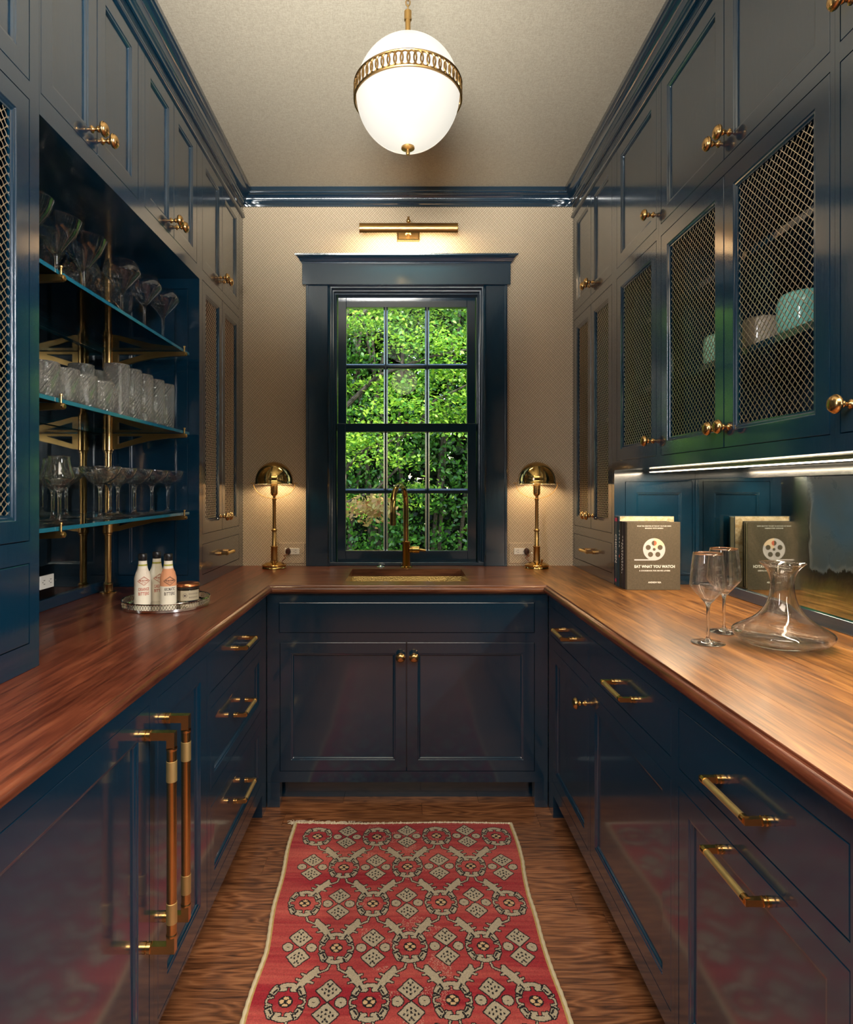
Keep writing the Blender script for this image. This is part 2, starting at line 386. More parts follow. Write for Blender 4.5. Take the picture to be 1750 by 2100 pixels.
sash('lower_sash', 3.199, [(1.3069, 1.602), (.9835, 1.2812)], .932, 1.646)
mk('sash_lock', MB().lathe([(0, 0), (.012, 0), (.012, .004), (.006, .008), (0, .009)], 16, lambda a, b, h: (.023+a, 3.193+b*.6, 1.646+h)), BRASS_A, win, smooth=True)

# ------------------------------------------------------------------ cabinets
def knob_mb(P, u, v, s=1.0):
    pr = [(0, 0), (.0095, 0), (.0095, .002), (.0065, .004), (.0045, .007), (.0045, .011), (.0075, .015), (.0085, .018), (.0070, .021), (.0048, .0225), (.0060, .0235), (.0135, .0250), (.0180, .0275), (.0195, .0305), (.0195, .0325), (.0182, .0335), (.0178, .0350), (.0158, .0385), (.0120, .0410), (.006, .0428), (0, .0433)]
    return MB().lathe([(r*s, h*s) for r, h in pr], 28, lambda a, b, h: P(u+a, v+b*.98, h))
def pull_mb(P, u, v, L=.145, vert=False, proj=.036):
    m = MB(); h = L/2
    def Q(a, b, n): return P(u+b, v+a, n) if vert else P(u+a, v+b, n)
    # knurled bar, square elbows, round feet
    pts = [Q(a, 0, proj) for a in (-h+.006, h-.006)]
    m.tube(pts, .0066, 16, 1)
    for s in (-1, 1):
        a = s*h
        m.box(a-.0055, a+.0055, -.0055, .0055, .006, proj+.0055, Q)
        m.lathe([(0, 0), (.0085, 0), (.0085, .004), (.0065, .005), (.0065, .007), (.0085, .008), (.0085, .012), (.006, .013), (0, .013)], 20, lambda x, y, n: Q(a+x, y, n))
        e = Vector(Q(a*1.0, 0, proj)); f = Vector(Q(a-s*.011, 0, proj)); m.tube([e, f], .0076, 16)
    return m
def grille_mb(P, u0, u1, v0, v1, sp=.0139, r=.00095, n0=-.010):
    m = MB(); st = sp/2
    L = max(u1-u0, v1-v0); q = math.sqrt(.5)
    for d in (0, 1):
        smin, smax = (u0+v0, u1+v1) if d == 0 else (u0-v1, u1-v0)
        k = math.ceil(smin/(sp/q)); 
        while k*(sp/q) < smax:
            c = k*(sp/q)  # d=0: u+v=c ; d=1: u-v=c
            if d == 0: a0, a1 = max(u0, c-v1), min(u1, c-v0)
            else: a0, a1 = max(u0, c+v0), min(u1, c+v1)
            if a1-a0 > .002:
                # crossings happen every sp along the wire: step so that the crimp alternates
                du = sp*q; i0 = math.floor(a0/du*2)/2; us = [a0]; t = math.ceil(a0/(du/2))*(du/2)
                while t < a1-1e-4:
                    if t > a0+1e-4: us.append(t)
                    t += du/2
                us.append(a1); pts = []
                for a in us:
                    v = c-a if d == 0 else a-c
                    ph = (a+v)/(2*du) if d == 1 else (a-v)/(2*du)
                    w = math.cos(PI*ph*2/1.0+k*PI)*.00045
                    pts.append(P(a, v, n0+(w if d == 0 else -w)))
                m.tube(pts, r, 4, cap=False)
            k += 1
    return m
FRW = .055
def front(kind, P, root, u0, u1, v0, v1, knob=None, pull=None, fw=FRW, name=None, panel_n=-.009, label=None):
    g = .0016; u0 += g; u1 -= g; v0 += g; v1 -= g
    nm = name or ('drawer' if kind in ('slab', 'pdrawer') else 'door')
    if kind == 'slab':
        d = mk(nm, MB().box(u0, u1, v0, v1, -.019, 0, P), NAVY, root, bevel=.0018)
    else:
        pr = [(0, -.019), (0, 0), (fw-.010, 0), (fw-.0085, -.0022), (fw-.004, -.003), (fw, -.0065), (fw, -.019)]
        d = mk(nm, MB().ring(u0, u1, v0, v1, pr, P, closed=True), NAVY, root, bevel=.0012)
        if kind == 'mesh':
            mk('cord_trim', MB().ring(u0+fw-.001, u1-fw+.001, v0+fw-.001, v1-fw+.001, [(0, -.012), (0, -.006), (.004, -.006), (.004, -.012)], P, closed=True), NAVY, d)
            tag(mk('wire_grille', grille_mb(P, u0+fw, u1-fw, v0+fw, v1-fw), WIRE, d, smooth=True, fixn=False), kind='stuff')
        else:
            mk('panel', MB().box(u0+fw-.004, u1-fw+.004, v0+fw-.004, v1-fw+.004, -.016, panel_n, P), NAVY, d)
    if knob: mk('knob', knob_mb(P, *knob), BRASS, d, smooth=True, angle=50)
    if pull: mk('handle', pull_mb(P, *pull), [BRASS, BRASS_K], d, smooth=True, angle=40)
    return d
def frame_mb(m, P, u0, u1, v0, v1, ops, d=.02):
    us = sorted({u0, u1, *[o[0] for o in ops], *[o[1] for o in ops]}); vs = sorted({v0, v1, *[o[2] for o in ops], *[o[3] for o in ops]})
    for a, b in zip(us[:-1], us[1:]):
        run = None
        for c, e in list(zip(vs[:-1], vs[1:]))+[(None, None)]:
            solid = c is not None and not any(o[0] <= (a+b)/2 <= o[1] and o[2] <= (c+e)/2 <= o[3] for o in ops)
            if solid: run = (run[0], e) if run else (c, e)
            elif run: m.box(a, b, run[0], run[1], -d, 0, P); run = None
def cabinet(name, label, P, u0, u1, v0, v1, depth, fronts, hollow=None, extra=None, cat='cabinet', group=None):
    """fronts: (kind,u0,u1,v0,v1,knob,pull); hollow: (v0,v1) range with an open inside seen through the grille"""
    base = P((u0+u1)/2, v0, -depth/2)
    root = thing(name, label, cat, base, group)
    ops = []
    for f in fronts: ops.append((f[1], f[2], f[3], f[4]))
    m = MB(); frame_mb(m, P, u0, u1, v0, v1, ops)
    t = .016
    if hollow:
        h0, h1 = hollow
        if h0-.0 > v0+.03: m.box(u0, u1, v0, h0-.002, -depth, -.0205, P)
        if v1 > h1+.03: m.box(u0, u1, h1+.002, v1, -depth, -.0205, P)
        m.box(u0, u0+t, h0-.002, h1+.002, -depth, -.0205, P); m.box(u1-t, u1, h0-.002, h1+.002, -depth, -.0205, P)
        m.box(u0+t, u1-t, h0-.002, h1+.002, -depth, -depth+t, P)
        m.box(u0+t, u1-t, h0-.002, h0+.012, -depth+t, -.0205, P); m.box(u0+t, u1-t, h1-.012, h1+.002, -depth+t, -.0205, P)
    else: m.box(u0, u1, v0, v1, -depth, -.0205, P)
    if extra: extra(m)
    mk('carcass', m, NAVY, root)
    for f in fronts: front(f[0], P, root, f[1], f[2], f[3], f[4], f[5] if len(f) > 5 else None, f[6] if len(f) > 6 else None, **(f[7] if len(f) > 7 else {}))
    return root
def seam_door(kind, a, s, b, z0, z1, kz, off=.028):
    return [(kind, a, s, z0, z1, (s-off, kz)), (kind, s, b, z0, z1, (s+off, kz))]
TD0, TD1 = 2.197, 2.681        # small upper doors
# --- left wall cabinets
dep = .345
t1 = cabinet('wall_cabinet', 'navy tall cabinet at left edge with wire grille door above drawer', PLf, .62, 1.374, ZC+.001, 2.74, dep,
    seam_door('door', .66, 1.0, 1.339, TD0, TD1, 2.25)+[('mesh', .66, 1.0, 1.195, 2.158, (.972, 1.25)), ('mesh', 1.0, 1.339, 1.195, 2.158, (1.028, 1.25))]+[('slab', .66, 1.339, .972, 1.148, None, (1.0, 1.06))], hollow=(1.195, 2.158))
mk('shelf', MB().box(.636, 1.358, 1.62, 1.638, -dep+.02, -.03, PLf), NAVY, t1)
for i, (a, s, b, e, lab) in enumerate(((1.376, 1.636, 1.891, 1.912, 'navy two-door cabinet over the left niche, above the martini glasses'), (1.933, 2.186, 2.43, 2.459, 'navy two-door cabinet over the left niche, above its far end'))):
    u0 = 1.374 if i == 0 else 1.912
    cabinet('wall_cabinet', lab, PLf, u0+.0005, e, 2.148, 2.74, dep, seam_door('door', a+.004, s, b, TD0, TD1, 2.25), group='navy upper cabinets over the niche')
def end_panel(P, y, xa, xb, z0, z1, ia, ib, ja, jb, jt, jbm):
    """applied end panel facing the camera: outer slab line and inner recessed panel"""
    F = PY(y)
    return F
def tower(P, side, yf, label):
    s = -1 if side == 'L' else 1
    D = (2.495, 2.773, 3.058) if side == 'L' else (2.548, 2.832, 3.108)
    root = cabinet('wall_cabinet', label, P, yf+.012, YB-.001, ZC+.001, 2.74, dep, seam_door('door', *D, TD0, TD1, 2.25)+seam_door('mesh', *D, 1.122, 2.158, 1.183, )+[('slab', D[0], D[2], .957, 1.082, None, ((D[0]+D[2])/2, 1.02, .115))], hollow=(1.122, 2.158))
    mk('shelf', MB().box(yf+.03, YB-.02, 1.60, 1.618, -dep+.02, -.03, P), NAVY, root)
    # end panel towards the camera
    F = PY(yf); X0, X1 = (ML, XL) if s < 0 else (XR, MR)
    m = MB()
    if s < 0: o_ = (-1.139, -.857, .960, 2.108)
    else: o_ = (.915, 1.192, .952, 1.338)
    top = 2.146 if s < 0 else 1.381
    X1b = X1-.0002 if s > 0 else X1
    frame_mb(m, F, X0, X1b, ZC+.001, 2.74 if s > 0 else 2.74, [o_], .012)
    ep = mk('end_panel_frame', m, NAVY, root)
    g = .0016
    u0, u1, v0, v1 = o_[0]+g, o_[1]-g, o_[2]+g, o_[3]-g; fw = .055
    pr = [(0, -.012), (0, 0), (fw-.010, 0), (fw-.0085, -.0022), (fw-.004, -.003), (fw, -.0065), (fw, -.012)]
    e2 = mk('end_panel', MB().ring(u0, u1, v0, v1, pr, F, closed=True), NAVY, root, bevel=.001)
    mk('panel', MB().box(u0+fw-.003, u1-fw+.003, v0+fw-.003, v1-fw+.003, -.0118, -.008, F), NAVY, e2)
    return root
tower(PLf, 'L', 2.459, 'navy tower cabinet left of the window, narrow grille doors over drawer')
tower(PRf, 'R', 2.52, 'navy tower cabinet right of the window, narrow grille doors over drawer')
# --- right wall cabinets
gk = 1.474
dr = .36
g1 = cabinet('wall_cabinet', 'navy one-door grille cabinet beside the right tower, above books', PRf, 2.084, 2.5195, 1.383, 2.74, dr, [('door', 2.1015, 2.493, TD0, TD1, (2.13, 2.257)), ('mesh', 2.1015, 2.493, 1.419, 2.158, (2.13, gk))], hollow=(1.419, 2.158))
g2 = cabinet('wall_cabinet', 'navy two-door grille cabinet with pale canisters, above the decanter', PRf, 1.2355, 2.0835, 1.383, 2.74, dr, seam_door('door', 1.249, 1.662, 2.066, TD0, TD1, 2.257)+seam_door('mesh', 1.249, 1.662, 2.066, 1.419, 2.158, gk), hollow=(1.419, 2.158))
g3 = cabinet('wall_cabinet', 'navy cabinet cut by the right edge, one large brass knob', PRf, .41, 1.235, 1.383, 2.74, dr, seam_door('door', .44, .83, 1.2215, TD0, TD1, 2.257)[:0]+[('door', .44, .83, TD0, TD1, (.80, 2.257)), ('door', .83, 1.2215, TD0, TD1, (1.19, 2.257)), ('mesh', .44, .83, 1.419, 2.158, (.80, gk)), ('mesh', .83, 1.2215, 1.419, 2.158, (1.19, gk))], hollow=(1.419, 2.158))
for r_, a, b in ((g1, 2.084, 2.52), (g2, 1.2355, 2.0835), (g3, .41, 1.235)):
    mk('shelf', MB().box(a+.017, b-.017, 1.672, 1.69, -dr+.02, -.055, PRf), NAVY, r_)
    mk('shelf', MB().box(a+.017, b-.017, 1.93, 1.948, -dr+.02, -.055, PRf), NAVY, r_)
# light strip under the right cabinets
st = thing('light_strip', 'bright slim light strip under the right wall cabinets', 'light', (1.0, 1.46, 1.382))
mk('channel', MB().box(.985, 1.015, .45, 2.46, 1.375, 1.3825), basic('strip_channel', (.6, .58, .54), .3, 1), st)
mk('diffuser', MB().box(.989, 1.011, .455, 2.455, 1.3725, 1.3752), emit('strip_diffuser', (1, .82, .58), 9), st)
light('under_cabinet_light', 'AREA', (1.0, 1.46, 1.371), 12.5, (1, .80, .56), .02, 2.0, look=(1.0, 1.4601, 0))
# --- mirrors behind the worktop
def mirror(name, label, s, y0, y1, z0, z1, xp, xw):
    P = (lambda u, v, n: (xp+n, u, v)) if s < 0 else (lambda u, v, n: (xp-n, u, v))
    d = abs(xw-xp)-.001
    root = thing(name, label, 'mirror', P((y0+y1)/2, z0, 0))
    mk('glass', MB().box(y0+.01, y1-.01, z0+.01, z1-.01, -d, 0, P), MIRROR if s < 0 else MIRROR_R, root)
    f = MB(); w = .036
    f.box(y0, y1, z0, z0+w, -d, .011, P); f.box(y0, y1, z1-w, z1, -d, .011, P)
    f.box(y0, y0+w, z0+w, z1-w, -d, .011, P); f.box(y1-w*.3, y1, z0+w, z1-w, -d, .011, P)
    mk('frame', f, NAVY, root, bevel=.0015); return root
mirror('antique_mirror', 'dark antiqued mirror lining the left glass shelf niche', -1, 1.376, 2.4585, ZC+.001, 2.1475, ML, WL)
mirror('antique_mirror', 'antiqued mirror splashback behind the decanter and wine glasses', 1, .41, 2.5195, ZC+.001, 1.3822, MR, WR)

# --- base cabinets
def base(name, label, P, u0, u1, fronts, group=None):
    d = .60
    r = thing(name, label, 'cabinet', P((u0+u1)/2, 0, -.3), group)
    m = MB(); frame_mb(m, P, u0, u1, .09, ZC-.036, [(f[1], f[2], f[3], f[4]) for f in fronts]); m.box(u0, u1, .09, ZC-.036, -d+.03, -.0205, P)
    mk('carcass', m, NAVY, r)
    mk('toe_kick', MB().box(u0, u1, .0005, .0895, -d+.05, -.065, P), NAVY, r)
    for f in fronts: front(f[0], P, r, f[1], f[2], f[3], f[4], f[5] if len(f) > 5 else None, f[6] if len(f) > 6 else None, **(f[7] if len(f) > 7 else {}))
    return r
def foot(P, r, u0, u1): mk('foot', MB().box(u0, u1, .0005, .0895, -.064, 0, P), NAVY, r)
b1 = base('base_cabinet', 'navy three-drawer base cabinet at the far left', PBl, 1.7665, 2.4985, [('slab', 1.783, 2.424, .716, .835, None, (2.117, .778)), ('pdrawer', 1.783, 2.424, .433, .672, None, (2.105, .560), dict(fw=.045)), ('pdrawer', 1.783, 2.424, .142, .385, None, (2.1, .278), dict(fw=.045))])
foot(PBl, b1, 2.44, 2.4985)
def big_handle(P, d, u, z0, z1, pr):
    m = MB(); r = .0105
    Q = lambda a, b, n: P(u+a, b, n)
    m.lathe([(r, z0+.03), (r, z1-.03)], 24, lambda a, b, h: Q(a, h, pr+b))
    for z, s in ((z0, 1), (z1, -1)):
        m.box(-.0085, .0085, z-.0085, z+.0085, .012, pr+.0085, Q); m.box(-.0085, .0085, min(z+s*.0085, z+s*.026), max(z+s*.0085, z+s*.026), pr-.0085, pr+.0085, Q)
        m.lathe([(0, 0), (.012, 0), (.012, .006), (.010, .0065), (.010, .0085), (.012, .009), (.012, .016), (.0095, .0175), (0, .0175)], 24, lambda a, b, h: Q(a, z+b, h))
        m.lathe([(.0115, z+s*.026), (.0118, z+s*.030), (.0108, z+s*.032)], 24, lambda a, b, h: Q(a, h, pr+b))
        m.lathe([(r, z+s*.054), (r+.0008, z+s*.0545), (r+.0008, z+s*.098), (r, z+s*.0985)], 24, lambda a, b, h: Q(a, h, pr+b), mi=1)
    mk('handle', m, [BRASS, BRASS_K], d, smooth=True, angle=35)
fr = base('fridge_cabinet', 'navy panelled fridge front with long brass handle, beside the drawers', PBl, 1.3755, 1.766, [])
fr2 = base('fridge_cabinet', 'navy panelled fridge front at lower left with long brass handle', PBl, .70, 1.375, [])
for r_, a, b, hu, z0, z1, pr in ((fr, 1.397, 1.7515, 1.432, .313, .775, .052), (fr2, .74, 1.352, 1.322, .322, .779, .060)):
    m = bpy.data.objects[r_.children[0].name]; bpy.data.objects.remove(m)
    mm = MB(); frame_mb(mm, PBl, 1.3755 if r_ is fr else .70, 1.766 if r_ is fr else 1.375, .09, ZC-.036, [(a, b, .102, .835)]); mm.box(1.3755 if r_ is fr else .70, 1.766 if r_ is fr else 1.375, .09, ZC-.036, -.57, -.0205, PBl)
    mk('carcass', mm, NAVY, r_)
    d_ = front('door', PBl, r_, a, b, .102, .835, name='door', fw=.066)
    big_handle(PBl, d_, hu, z0, z1, pr)
base('base_cabinet', 'navy slab-front base cabinet nearest the camera on the left', PBl, .30, .6995, [('door', .33, .68, .142, .835)])
# right
b2 = base('base_cabinet', 'navy base cabinet at the far right, one drawer over one door', PBr, 1.969, 2.4985, [('slab', 1.979, 2.487, .716, .835, None, (2.235, .778)), ('door', 1.979, 2.45, .142, .67, (2.012, .606))])
foot(PBr, b2, 2.44, 2.4985)
base('base_cabinet', 'navy base cabinet mid right, single wide drawer over deep door panel', PBr, 1.352, 1.9685, [('slab', 1.370, 1.96, .71, .835, None, (1.655, .766)), ('door', 1.370, 1.96, .142, .663)])
base('base_cabinet', 'navy base cabinet at lower right with two long brass bar handles', PBr, .80, 1.3515, [('slab', .822, 1.334, .702, .835, None, (1.079, .766)), ('pdrawer', .822, 1.334, .142, .665, None, (1.076, .636))])
base('base_cabinet', 'navy base cabinet nearest the camera on the right', PBr, .30, .7995, [('slab', .33, .78, .702, .835), ('door', .33, .78, .142, .665)])
# sink cabinet
PS = PY(YS)
sc_ = thing('sink_cabinet', 'navy double-door sink cabinet under the window', 'cabinet', (.022, 2.8, 0))
SF = [(-.506, .544, .716, .842), (-.502, .018, .148, .678), (.018, .544, .148, .678)]
m = MB(); frame_mb(m, PS, BL+.002, BR-.002, .104, ZC-.036, SF); m.box(BL+.002, BR-.002, .104, .675, -.585, -.0205, PS); m.box(BL+.002, BR-.002, .675, ZC-.036, -.045, -.0205, PS)
mk('carcass', m, NAVY, sc_)
for a, b in ((BL+.002, -.502), (.544, BR-.002)): mk('foot', MB().box(a, b, .0005, .1035, -.05, 0, PS), NAVY, sc_, bevel=.001)
mk('toe_kick', MB().box(BL+.002, BR-.002, .0005, .1035, -.12, -.088, PS), NAVY, sc_)
front('slab', PS, sc_, *SF[0], name='false_drawer_front')
front('door', PS, sc_, *SF[1], (-.0065, .622)); front('door', PS, sc_, *SF[2], (.0485, .622))
# corner fillers between the runs
tag(mk('filler_panel', MB().box(BL-.02, BL-.0, 2.499, 2.5195, .0005, ZC-.036), NAVY), 'narrow navy filler strip in the left corner beside the sink cabinet', 'panel', 'corner filler strips')
tag(mk('filler_panel', MB().box(BR, BR+.02, 2.499, 2.5195, .0005, ZC-.036), NAVY), 'narrow navy filler strip in the right corner beside the sink cabinet', 'panel', 'corner filler strips')

# ------------------------------------------------------------------ worktop
AL, AR, AB = -.545, .591, 2.508      # inner arris of the top
def clip(poly, a, b, c):   # keep a*x+b*y <= c
    out = []
    for i in range(len(poly)):
        p, q = poly[i], poly[(i+1) % len(poly)]; dp = a*p[0]+b*p[1]-c; dq = a*q[0]+b*q[1]-c
        if dp <= 0: out.append(p)
        if dp*dq < 0:
            t = dp/(dp-dq); out.append((p[0]+t*(q[0]-p[0]), p[1]+t*(q[1]-p[1])))
    return out
wt = thing('worktop', 'U-shaped walnut worktop with moulded front edge', 'worktop', (0, 2.8, ZC-.034))
ZT0 = ZC-.034; G = .00015
Y0 = .30
cl = (-1.18, 3.133); cr = (1.234, 3.133)
# mitre lines from inner arris corner to a point on the back wall (left joint runs from (AL,AB) back towards the lamp)
LJ = ((AL, AB), (-.63+.045, 3.133)); RJ = ((AR, AB), (.66, 3.133))
def half(p, q, keep_left):
    a = q[1]-p[1]; b = -(q[0]-p[0]); c = a*p[0]+b*p[1]
    return (a, b, c) if keep_left else (-a, -b, -c)
bw = [.098, .112, .09, .105, .12, .085, .1, .11]
x = WL+.001; i = 0
while x < AL-.001:
    x2 = min(AL, x+bw[i % 8]); x2 = AL if AL-x2 < .04 else x2
    pl = [(x+G, Y0), (x2-G, Y0), (x2-G, 3.133), (x+G, 3.133)]
    mk('plank', MB().prism(pl, ZT0, ZC), WAL_Y, wt, fixn=False); x = x2; i += 1
pl = clip([(AL, AB), (LJ[1][0]+.3, AB), (LJ[1][0]+.3, 3.133), (AL, 3.133)], 1, 0, 9)
x = AR
i = 3
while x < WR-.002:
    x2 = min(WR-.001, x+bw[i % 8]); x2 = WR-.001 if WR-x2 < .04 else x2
    mk('plank', MB().prism([(x+G, Y0), (x2-G, Y0), (x2-G, 3.133), (x+G, 3.133)], ZT0, ZC), WAL_LIT, wt, fixn=False); x = x2; i += 1
# back run boards along x, split round the sink opening
HX0, HX1, HY0, HY1 = -.2426, .288, 2.612, 3.003
y = AB; i = 0
for y2 in (2.612, 2.70, 2.80, 2.90, 3.003, 3.133):
    if y >= HY0-1e-6 and y2 <= HY1+1e-6: segs = [(AL, HX0), (HX1, AR)]
    else: segs = [(AL, AR)]
    for a, b in segs: mk('plank', MB().prism([(a+G, y+G), (b-G, y+G), (b-G, y2-G), (a+G, y2-G)], ZT0, ZC), WAL_X, wt, fixn=False)
    y = y2
# moulded edge (offset from arris, height)
EP = [(0, ZC), (.0015, ZC-.001), (.0025, ZC-.004), (.0045, ZC-.005), (.009, ZC-.0055), (.0135, ZC-.008), (.0165, ZC-.0125), (.0175, ZC-.018), (.016, ZC-.024), (.011, ZC-.029), (.006, ZC-.0325), (.004, ZC-.034), (0, ZC-.034)]
mk('edge_moulding', MB().sweep([(AL+p, Y0, z) for p, z in EP], [(AL+p, AB-p, z) for p, z in EP]), WAL_Y, wt, smooth=True, angle=30)
mk('edge_moulding', MB().sweep([(AR-p, Y0, z) for p, z in EP], [(AR-p, AB-p, z) for p, z in EP]), WAL_Y, wt, smooth=True, angle=30)
mk('edge_moulding', MB().sweep([(AL+p, AB-p, z) for p, z in EP], [(AR-p, AB-p, z) for p, z in EP]), WAL_X, wt, smooth=True, angle=30)

# sink
mh, nt, b = newmat('hammered_brass'); q = N(nt); g = q.n('NewGeometry').outputs['Position']
vo = q.n('TexVoronoi'); vo.inputs['Scale'].default_value = 190; q.l(g, vo.inputs['Vector']); b.inputs['Metallic'].default_value = 1; b.inputs['Base Color'].default_value = (.36, .25, .09, 1); b.inputs['Roughness'].default_value = .4
q.bump(vo.outputs['Distance'], .8, .0012, b)
sk_ = thing('sink', 'undermounted hammered brass sink below the window', 'sink', (.023, 2.81, .72))
s_ = MB(); F = lambda u, v, n: (u, v, n)
s_.ring(HX0-.004, HX1+.004, HY0-.004, HY1+.004, [(-.004, ZT0-.001), (.0, ZT0-.001), (.002, ZT0-.006), (.004, .74), (.012, .722), (.03, .715)], F, cap=True)
mk('basin', s_, mh, sk_, smooth=True, angle=50)
mk('drain', MB().lathe([(0, .7162), (.035, .7162), (.042, .7175), (.045, .7155)], 28, lambda a, b, h: (.023+a, 2.83+b, h)), BRASS_P, sk_, smooth=True)

# ------------------------------------------------------------------ tap and air switch
tp = thing('tap', 'tall polished brass gooseneck tap behind the sink', 'tap', (.021, 3.068, ZC))
Lz = lambda cx, cy: (lambda a, b, h: (cx+a, cy+b, h))
mk('body', MB().lathe([(0, ZC), (.030, ZC), (.031, ZC+.003), (.027, ZC+.005), (.0205, ZC+.006), (.020, 1.036), (.0215, 1.039), (.0215, 1.044), (.014, 1.046), (0, 1.046)], 32, Lz(.021, 3.068)), BRASS_P, tp, smooth=True)
dx, dy = -.062, -.165; R = math.hypot(dx, dy)/2; ux, uy = dx/(2*R), dy/(2*R); zc = 1.236
pts = [(.019, 3.068, 1.04), (.019, 3.068, 1.12), (.019, 3.068, 1.2)]
for k in range(13):
    a = PI*k/12; pts.append((.019+ux*R*(1-math.cos(a)), 3.068+uy*R*(1-math.cos(a)), zc+R*math.sin(a)))
pts += [(.019+dx, 3.068+dy, 1.17)]
mk('spout', MB().tube(pts, .0132, 20), BRASS_P, tp, smooth=True)
mk('spray_head', MB().tube([(.019+dx, 3.068+dy, 1.195), (.019+dx, 3.068+dy, 1.194), (.019+dx, 3.068+dy, 1.135), (.019+dx, 3.068+dy, 1.133)], [.0135, .0148, .0148, .012], 20), BRASS_P, tp, smooth=True)
hx = MB().tube([(.038, 3.06, 1.004), (.052, 3.058, 1.004)], .0165, 20); hx.tube([(.052, 3.058, 1.004), (.053, 3.058, 1.004), (.085, 3.055, 1.004), (.087, 3.055, 1.004)], [.0165, .0185, .0185, .015], 20); hx.tube([(.087, 3.055, 1.004), (.118, 3.052, 1.000)], [.0085, .006], 12)
mk('lever', hx, BRASS_P, tp, smooth=True, angle=40)
tag(mk('air_switch', MB().lathe([(0, ZC), (.021, ZC), (.0215, ZC+.003), (.018, ZC+.005), (.013, ZC+.0055), (.012, ZC+.009), (.006, ZC+.011), (0, ZC+.0112)], 28, Lz(-.108, 3.075)), CHROME, smooth=True, loc=None), 'small round metal push button set in the worktop left of the tap', 'button')

# ------------------------------------------------------------------ table lamps
lamp_in = emit('lamp_inner', (1, .9, .72), 1.2)
def lamp(x, y, side, label):
    r = thing('table_lamp', label, 'lamp', (x, y, ZC), 'brass dome table lamps'); L = Lz(x, y); z = ZC
    mk('base', MB().lathe([(0, z), (.059, z), (.060, z+.004), (.0585, z+.006), (.0585, z+.016), (.060, z+.018), (.057, z+.021), (.052, z+.0225), (.045, z+.027), (.034, z+.031), (.018, z+.033), (0, z+.033)], 40, L), BRASS_P, r, smooth=True)
    mk('stem', MB().lathe([(0, z+.031), (.0195, z+.031), (.0195, z+.036), (.0165, z+.038), (.0163, z+.103), (.0185, z+.105), (.0185, z+.109), (.0130, z+.111), (.0125, z+.114), (.0108, z+.116), (.0108, z+.182), (.0135, z+.184), (.0145, z+.189), (.0125, z+.193), (.0085, z+.195), (.0083, z+.334), (.0105, z+.337), (.0105, z+.343), (.007, z+.345), (.006, z+.352), (.009, z+.356), (0, z+.357)], 28, L), BRASS_A, r, smooth=True, angle=50)
    mk('socket', MB().lathe([(0, z+.355), (.010, z+.357), (.0165, z+.364), (.0178, z+.372), (.0178, z+.425), (0, z+.425)], 28, L), BRASS, r, smooth=True)
    mk('bulb', MB().lathe([(0, z+.426), (.012, z+.427), (.014, z+.44), (.022, z+.455), (.024, z+.468), (.018, z+.485), (0, z+.492)], 24, L), emit('lamp_bulb', (1, .78, .48), 4), r, smooth=True)
    zr = z+.417; R0 = .0925; H = .110
    pr = [(R0+.002, zr-.002), (R0+.002, zr+.004), (R0, zr+.006)]+[(R0*math.cos(a), zr+.006+(H-.008)*math.sin(a)**.93) for a in [PI/2*k/14 for k in range(1, 14)]]+[(0, zr+H)]
    inn = [(0, zr+H-.003)]+[((R0-.002)*math.cos(a), zr+.004+(H-.010)*math.sin(a)**.93) for a in [PI/2*k/14 for k in range(13, 0, -1)]]+[(R0-.002, zr-.002), (R0+.002, zr-.002)]
    s_ = mk('shade', MB().lathe(pr, 48, L).lathe(inn, 48, L, mi=1), [BRASS_P, basic('shade_white', (.85, .78, .62), .5)], r, smooth=True, angle=50, weld=True)
    arc = [(x-.104, y, zr+.006)]+[(x-.104*math.cos(a), y, zr+.006-.078*math.sin(a)) for a in [PI*k/24 for k in range(1, 24)]]+[(x+.104, y, zr+.006)]
    hb = MB().tube(arc, .0016, 8)
    for s in (-1, 1):
        hb.tube([(x+s*.090, y, zr+.003), (x+s*.110, y, zr+.003)], .0014, 8); hb.tube([(x+s*.110, y, zr+.003), (x+s*.116, y, zr+.003)], [.0032, .002], 10)
    mk('harp', hb, BRASS_A, r, smooth=True)
    sx = x+.008*1; mk('switch', MB().lathe([(0, 0), (.0035, 0), (.0035, .016), (.0058, .019), (.0058, .025), (.004, .027), (0, .0275)], 16, lambda a, b, h: (x+.012+a+h*.1, y-.047+b-h*.25, ZC+.024+h)), BRASS, r, smooth=True)
    light('lamp_light', 'POINT', (x, y, z+.458), 6.5, (1, .74, .44), radius=.030)
    px, pz = (-.579, .988) if side < 0 else (.632, .988)
    cz = [(x-side*.03, y+.045, ZC+.03), (x-side*.045, y+.055, ZC+.045), ((x+px)/2-side*.01, 3.09, ZC+.055), (px, 3.106, pz-.012), (px, 3.112, pz)]
    mk('cord', MB().tube(cz, .0028, 8), CORD, r, smooth=True)
    pg = MB().lathe([(0, 0), (.014, 0), (.0155, .004), (.0155, .016), (.010, .024), (0, .026)], 20, lambda a, b, h: (px+a*.85, YB-.006-h, pz+b*1.15))
    mk('plug', pg, BROWNP, r, smooth=True)
    return r
lamp(-.631, 3.03, -1, 'brass dome table lamp standing left of the window'); lamp(.664, 3.03, 1, 'brass dome table lamp standing right of the window')
